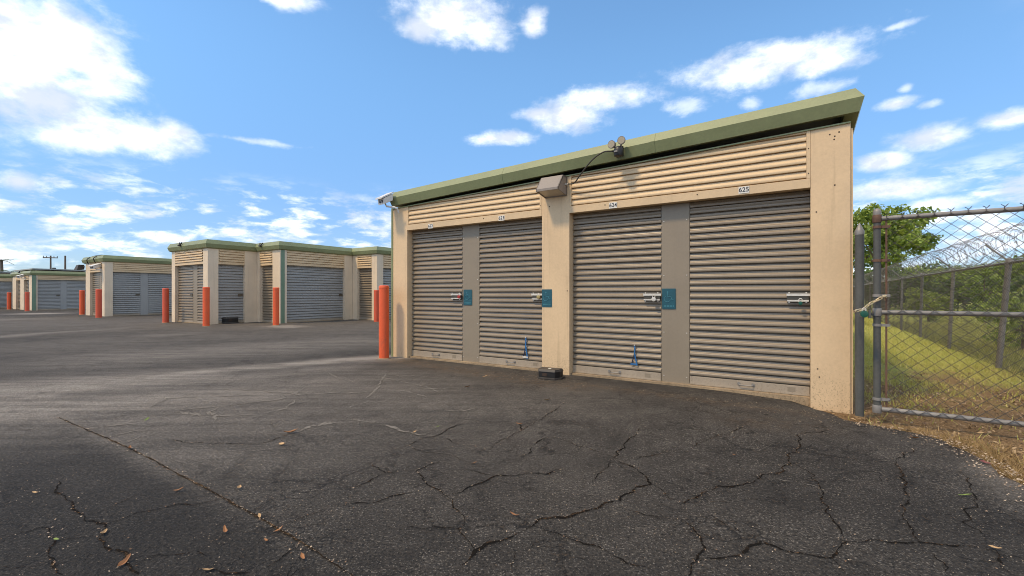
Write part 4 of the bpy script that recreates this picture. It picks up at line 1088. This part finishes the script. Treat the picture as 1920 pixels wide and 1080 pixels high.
MB().tube([(0, -.016, -.004), (0, .016, -.004)], .030, 16).build('lock_body', M_LOCKG, t, smooth=True, bevel=.004)
MB().tube([(-.013, 0, .016), (-.013, 0, .04), (0, 0, .05), (.013, 0, .04), (.013, 0, .016)], .0045, 8).build('shackle', M_STEEL, t, smooth=True)

# ------------------------------------------------------------------ boundary fence with razor wire
f0 = gp(1872, 690) ; f1 = gp(1747, 632); FD = (D2 * .9 + (f1 - f0).normalized() * .1).normalized(); FN = Vector((-FD.y, FD.x))  # FN: towards the yard
SP = 2.93; FH = 1.57; start = f0 - FD * SP
fn = thing('chain_link_fence', 'chain-link boundary fence topped with coiled razor wire along the grass', 'fence', (start.x, start.y, 0), math.atan2(FD.y, FD.x))
NP = 13; FL = SP * (NP - 1)
lean = lambda i: -.115 * math.exp(-max(0, i - 1) * .5)      # local +y is the yard side
base_post = None
for i in range(NP):
    m = MB(); ly = lean(i); r = .036 if i in (0, 1) else .030
    m.tube([(0, 0, -.05), (0, ly, FH + .02)], r, 12)
    o = m.build('fence_post', M_GALV, fn, smooth=True); o.location = (i * SP, 0, 0)
    a = MB(); a.tube([(0, ly, FH), (0, ly + .26, FH + .27)], .014, 6); a.lathe([(r + .006, FH - .03), (r + .008, FH + .03), (.02, FH + .05)], 12, (0, ly, 0))
    o = a.build('barb_arm', M_GALV, fn, smooth=True); o.location = (i * SP, 0, 0)
    tb = MB()
    for z in (.35, .8, 1.2): tb.tube([(-.02, ly * z / FH + r + .004, z), (.0, ly * z / FH + r + .008, z + .01), (.03, ly * z / FH + r, z)], .004, 5)
    o = tb.build('wire_tie', M_GALV, fn); o.location = (i * SP, 0, 0)
tr = MB(); tr.tube([(i * SP, lean(i) + .0, FH - .02) for i in range(NP)], .022, 10); tr.build('top_rail', M_GALV, fn, smooth=True)
def lean_at(x): return float(np.interp(x / SP, range(NP), [lean(i) for i in range(NP)]))
cl = chain_link(0, 4 * SP, -.02, FH, .034, .031, .0021, 3, .02)
cl2 = chain_link(4 * SP, FL, -.02, FH, .055, .05, .003, 3, .02)
cl.v += []; b = len(cl.v); cl.v += cl2.v; cl.f += [tuple(i + b for i in f) for f in cl2.f]
cl.v = [(x, y + .04 + lean_at(x) * z / FH, z) for x, y, z in cl.v]
cl.build('chain_link', M_WIRE, fn, kind='stuff')
def coil(ph, pitch, rad, yo, zo, sgn, seed):
    mb = MB(); rs = random.Random(seed); turns = FL / pitch; pts = []
    n = int(turns * 22)
    for i in range(n + 1):
        u = i / n; x = u * FL; a = sgn * 2 * math.pi * turns * u + ph
        rr = rad * (1 + .10 * mnoise.noise(Vector((x * 1.3, seed, 0)))); xx = x + .10 * math.sin(a * .5)
        pts.append((xx, lean_at(x) + yo + rr * math.cos(a), FH + zo + rr * math.sin(a) + .03 * mnoise.noise(Vector((x * .8, seed, 4)))))
    mb.tube(pts, .0019, 3, cap=False)
    for i in range(0, n, 1):
        if pts[i][0] > 18 and i % 2: continue
        p = Vector(pts[i]); t = (Vector(pts[min(i + 1, n)]) - p).normalized(); o = t.orthogonal().normalized()
        o = Matrix.Rotation(rs.random() * 6.28, 3, t) @ o
        mb.add([p - t * .015, p + o * .006, p + t * .015, p - o * .006], [(0, 1, 2, 3)])
    return mb
coil(0, .24, .23, .11, .225, 1, 3).build('razor_wire', M_RAZOR, fn, kind='stuff')
coil(2, .24, .23, .13, .225, -1, 8).build('razor_wire', M_RAZOR, fn, kind='stuff')
# board fence at the far end of the yard
fe = start + FD * FL
bf = thing('board_fence', 'grey board fence closing the far end of the grass strip', 'fence', (fe.x, fe.y, 0), -TH + math.pi)
first = MB().box(0, .17, -.012, .012, 0, 1.75).build('board', M_FENCEBOARD, bf)
for i in range(1, 26):
    o = link_copy(first, bf); o.location = (i * .18, random.uniform(-.004, .004), random.uniform(-.02, .02))
MB().box(0, 4.7, .013, .05, 1.3, 1.39).build('rail', M_FENCEBOARD, bf); MB().box(0, 4.7, .013, .05, .35, .44).build('rail', M_FENCEBOARD, bf)

# ------------------------------------------------------------------ trees and shrubs on the right
pt = P3(1655, 25)
tree('broadleaf_tree', 'tall light green leafy tree behind the gate post', 'tree', (pt.x, pt.y, 0), 6.5, (0, 0, 4.2), (2.3, 2.3, 1.7), .50, 85, 9500, .17, M_LEAF, 12, None, .14, 16)
def fpt(along, out): p = start + FD * along - FN * out; return (p.x, p.y, -.085)
SH = [ # bearing on the fence side, distance, height, half width, leaves, leaf size, label
    (1925, 8.8, 1.25, .75, M_LEAF, 2600, .06, 'low leafy bush hugging the fence at its nearest visible post'),
    (1908, 14.0, 2.0, .8, M_LEAFD, 1500, .09, 'dark thin thicket of upright stems right of the nearest fence post'),
    (1846, 18.0, 2.5, .75, M_LEAF, 1500, .10, 'narrow mid green bush just left of the nearest fence post'),
    (1810, 24.0, 2.2, 1.3, M_LEAFD, 2200, .13, 'dark bush behind the brown field, right of the second fence post'),
    (1770, 27.0, 2.3, 1.5, M_LEAFD, 2200, .14, 'dark bush behind the brown field, left of the second fence post'),
    (1742, 19.0, 1.55, .75, M_LEAFY, 2000, .10, 'yellow green bush in the sun at the third fence post'),
    (1722, 23.0, 1.5, .8, M_LEAFY, 2000, .11, 'smaller yellow green bush left of the third fence post'),
    (1698, 28.0, 2.4, 1.3, M_LEAFD, 2200, .15, 'dark bush where the far fence posts crowd together'),
    (1632, 34, 4.4, 2.2, M_LEAFD, 2600, .22, 'dark evergreen directly behind the gate upright, past the tree'),
    (1668, 36, 4.3, 2.3, M_LEAFD, 2600, .22, 'dark distant bush under the right side of the leafy tree'),
    (1702, 35, 4.0, 2.2, M_LEAF, 2600, .22, 'mid green distant bush at the right edge of the leafy tree'),
    (1738, 38, 4.3, 2.4, M_LEAFD, 2600, .22, 'dark distant bush above the third fence post'),
    (1772, 36, 4.0, 2.2, M_LEAF, 2600, .22, 'mid green distant bush between the second and third fence posts'),
    (1806, 40, 4.6, 2.5, M_LEAF, 2600, .22, 'mid green distant bush behind the second fence post'),
    (1842, 38, 4.1, 2.4, M_LEAF, 2600, .22, 'mid green distant bush below the razor wire arm'),
    (1880, 37, 4.4, 2.4, M_LEAFD, 2600, .22, 'dark distant bush behind the nearest fence post'),
    (1918, 35, 4.4, 2.4, M_LEAF, 2600, .22, 'mid green distant bush under the widest razor wire loops'),
    (1960, 34, 4.4, 2.4, M_LEAFD, 2600, .22, 'dark distant bush past the widest razor wire loops')]
for i, (px, Y, h, rw, mat, nl, ls, lab) in enumerate(SH):
    p = P3(px, Y); tree('shrub', lab, 'shrub', (p.x, p.y, -.085), h, (0, 0, h * .5), (rw * .85, rw * .85, h * .40), rw * .32, 22, nl, ls, mat, 70 + i, 'shrubs beyond the boundary fence', .05, 7)
# bare trunks beyond the fence
for i, (al, ou, h, lx, lab) in enumerate(((4.9, .9, 1.6, .10, 'slender pale trunk just left of the nearest visible fence post'), (4.15, 1.0, 1.7, -.22, 'leaning pale stick behind the nearest visible fence post'), (3.7, .8, 1.5, .28, 'thin bare stick leaning right by the dark bush'))):
    t = thing('sapling', lab, 'sapling', fpt(al, ou), 0, 'bare saplings beyond the fence')
    MB().tube(smooth_path([(0, 0, -.05), (lx * .3, .03, h * .4), (lx, 0, h)], 4), [.03 - .0022 * k for k in range(9)], 7).build('trunk', M_BARK, t, smooth=True)
    V, Fq, ti = leaf_cloud([(lx, 0, h, .22, .22, .25), (lx * .7, .1, h * .8, .2, .2, .2)], 90, .08); raw('crown', V, Fq, M_LEAFY, t, attrs={'tint': ('FACE', ti)})

# ------------------------------------------------------------------ grass, litter
def blades(pts, hmin, hmax, wd, rs, leanv=.5):
    n = len(pts); a = rs.random(n) * 6.283; h = rs.uniform(hmin, hmax, n); l = rs.normal(0, leanv, (n, 2)) * h[:, None]
    dx, dy = np.cos(a) * wd, np.sin(a) * wd; z = np.full(n, -.085)
    V = np.stack([np.stack([pts[:, 0] - dx, pts[:, 1] - dy, z], 1), np.stack([pts[:, 0] + dx, pts[:, 1] + dy, z], 1), np.stack([pts[:, 0] + l[:, 0], pts[:, 1] + l[:, 1], z + h], 1)], 1).reshape(-1, 3)
    return V, np.arange(3 * n).reshape(n, 3), np.clip(rs.normal(.55, .25, n), 0, 1)
rs = np.random.default_rng(5)
def yard_points(n, a0, a1, o0, o1, pw=1.6):
    al = a0 + (a1 - a0) * rs.random(n) ** pw; ou = o0 + (o1 - o0) * rs.random(n)
    return np.stack([start.x + FD.x * al + FN.x * ou, start.y + FD.y * al + FN.y * ou], 1)
pts = yard_points(130000, -2.5, 26, -.2, 5.2)
loc_s = (pts - np.array(ORG)) @ np.array(E); loc_d = (pts - np.array(ORG)) @ np.array(D2)
nz_ = np.array([mnoise.fractal(Vector((x * 1.1, y * 1.1, 1)), 1, 2, 3) for x, y in pts])
ok = (loc_s > LEN + .05) | (loc_d < 0); ok &= pts[:, 0] > xb(pts[:, 1]) + .12
dens = np.clip((loc_d - 1.4) * .42 + nz_ * 1.2, .05, 1); ok &= rs.random(len(pts)) < dens
pts = pts[ok]
V, Fq, ti = blades(pts, .02, .075, .0045, rs)
raw('lawn_grass', V, Fq, M_GRASS, kind='stuff', attrs={'tint': ('FACE', ti)})['label'] = 'short yellow green grass in the strip behind the gate'
# straw-coloured fringe on the asphalt edge
yy = rs.uniform(1.2, 3.9, 9000); xx = xb(yy) + np.abs(rs.normal(0, .16, 9000)) - .03
V, Fq, ti = blades(np.stack([xx, yy], 1), .02, .065, .003, rs, .9)
raw('dry_grass', V, Fq, M_GRASSD, kind='stuff', attrs={'tint': ('FACE', ti)})['label'] = 'dry straw coloured grass fringe along the asphalt edge'
pts = np.concatenate([yard_points(26000, -1, 16, -2.6, -.15, 1.4), yard_points(12000, 5, 30, -8, -2, 1.2)])
V, Fq, ti = blades(pts, .05, .20, .008, rs, .5)
raw('tall_grass', V, Fq, M_TALL, kind='stuff', attrs={'tint': ('FACE', ti)})['label'] = 'rough tall green grass growing beyond the fence'
pts = np.concatenate([yard_points(20000, -3, 9, -.3, 5.5, 1.3)])
loc_s = (pts - np.array(ORG)) @ np.array(E); loc_d = (pts - np.array(ORG)) @ np.array(D2)
ok = ((loc_s > LEN + .05) | (loc_d < 0)) & (pts[:, 0] > xb(pts[:, 1]) + .02) & (rs.random(len(pts)) < np.clip(1.25 - loc_d * .22, .12, 1)); pts = pts[ok]
n = len(pts); p = np.stack([pts[:, 0], pts[:, 1], rs.uniform(-.081, -.055, n)], 1)
nn = rs.normal(0, .45, (n, 3)) + np.array([0, 0, 1.]); nn /= np.linalg.norm(nn, axis=1)[:, None]
a = np.cross(nn, rs.normal(size=(n, 3))); a /= np.linalg.norm(a, axis=1)[:, None]; b = np.cross(nn, a); s = rs.uniform(.012, .045, n)[:, None]
V = np.stack([p - a * s * .6, p + b * s * .25 + nn * s * .1, p + a * s * .6, p - b * s * .25 + nn * s * .1], 1).reshape(-1, 3)
raw('leaf_litter', V, np.arange(4 * n).reshape(n, 4), M_LITTER, kind='stuff', attrs={'tint': ('FACE', rs.random(n))})['label'] = 'brown dead leaves scattered over the soil by the gate'

# ------------------------------------------------------------------ single fallen leaves on the asphalt
def leaf_mesh(name, L, W_, curl, mat):
    vs = []; fs = []; k = 7
    for i in range(k + 1):
        u = i / k; wv = W_ * math.sin(math.pi * min(1, u * 1.02)) ** .8 * (.8 + .2 * math.cos(9 * u)); x = (u - .5) * L; zc = curl * L * (4 * (u - .5) ** 2)
        vs += [(x, -wv / 2, zc + wv * .35), (x, 0, zc), (x, wv / 2, zc + wv * .25)]
        if i:
            b = 3 * i
            fs += [(b - 3, b, b + 1, b - 2), (b - 2, b + 1, b + 2, b - 1)]
    me = bpy.data.meshes.new(name); me.from_pydata(vs, [], fs); me.materials.append(mat); return me
LM = {'tan': leaf_mesh('leaf_blade', .062, .026, .18, M_LEAFTAN), 'brown': leaf_mesh('leaf_blade', .06, .024, .22, M_LEAFBR),
      'green': leaf_mesh('leaf_blade', .06, .02, .1, M_LEAFGR), 'red': leaf_mesh('leaf_blade', .05, .03, .15, M_LEAFRED)}
LV = [(545, 813, 'brown', 1.5, 'curled orange leaf on the pale dusty asphalt above the seam'), (530, 836, 'tan', 1.1, 'small tan leaf just below the curled orange leaf'),
      (422, 998, 'brown', .75, 'orange oak leaf in the dark patch midway below the seam'), (448, 918, 'tan', .8, 'narrow tan leaf lying just right of the long seam'),
      (336, 922, 'brown', .8, 'brown leaf pair in the dark patch left of the seam'), (243, 843, 'brown', 1.0, 'brown leaf caught in the upper part of the seam'),
      (487, 971, 'tan', .55, 'pale round leaf sitting in the middle of the seam'), (523, 997, 'brown', .6, 'thin brown leaf bridging the lower seam'),
      (568, 1048, 'brown', .6, 'small orange leaf near the lower end of the seam'), (499, 1017, 'brown', .5, 'tiny brown leaf left of the lower seam'),
      (389, 1073, 'tan', .6, 'tan leaf at the bottom crack in the dark patch'), (106, 1015, 'green', .5, 'small green sprig beside the forked crack'),
      (194, 1003, 'tan', .75, 'tan leaf lying in the long crack of the dark patch'), (233, 1058, 'brown', .9, 'orange leaf with a stem at the lower end of the long crack'),
      (66, 927, 'tan', .5, 'tan leaf lying alone left of the long crack'), (877, 727, 'brown', 1.1, 'orange leaf on the asphalt below door 622'),
      (910, 707, 'tan', 1.0, 'pale curled leaf below door 623'), (1026, 752, 'tan', 1.0, 'tan leaf below the black bait box'),
      (777, 813, 'tan', .7, 'tan leaf on the thin pale crack left of centre'), (889, 871, 'brown', .6, 'small orange leaf inside a loop of cracks'),
      (964, 969, 'brown', .75, 'reddish brown leaf above the main crack'), (974, 798, 'brown', .9, 'reddish leaf standing at a crack junction'),
      (1810, 932, 'green', .85, 'long green leaf on the dark asphalt at the right'), (1702, 809, 'tan', .95, 'tan leaf near the bottom rail of the gate'),
      (1714, 823, 'brown', 1.0, 'brown leaf in front of the gate on the asphalt'), (1847, 870, 'red', .9, 'dull red leaf by the crumbling asphalt edge'),
      (1377, 857, 'brown', .55, 'round brown leaf between two cracks below door 625'), (275, 788, 'green', 1.0, 'small yellow green leaf on the dusty asphalt'),
      (821, 802, 'green', .5, 'tiny green leaf on the dark asphalt left of centre'), (1866, 1032, 'tan', .6, 'tan leaf at the crack in the lower right corner')]
for px, py, kd, s, lab in LV:
    q = gp(px, py); o = bpy.data.objects.new('fallen_leaf', LM[kd]); COL.objects.link(o)
    o.location = (q.x, q.y, zrel(q.x, q.y) + .008); o.rotation_euler = (random.uniform(-.3, .3), random.uniform(-.3, .3), random.random() * 6.28); o.scale = (s * 1.2, s * 1.2, s * 1.2)
    tag(o, lab, 'leaf', 'fallen leaves on the asphalt')
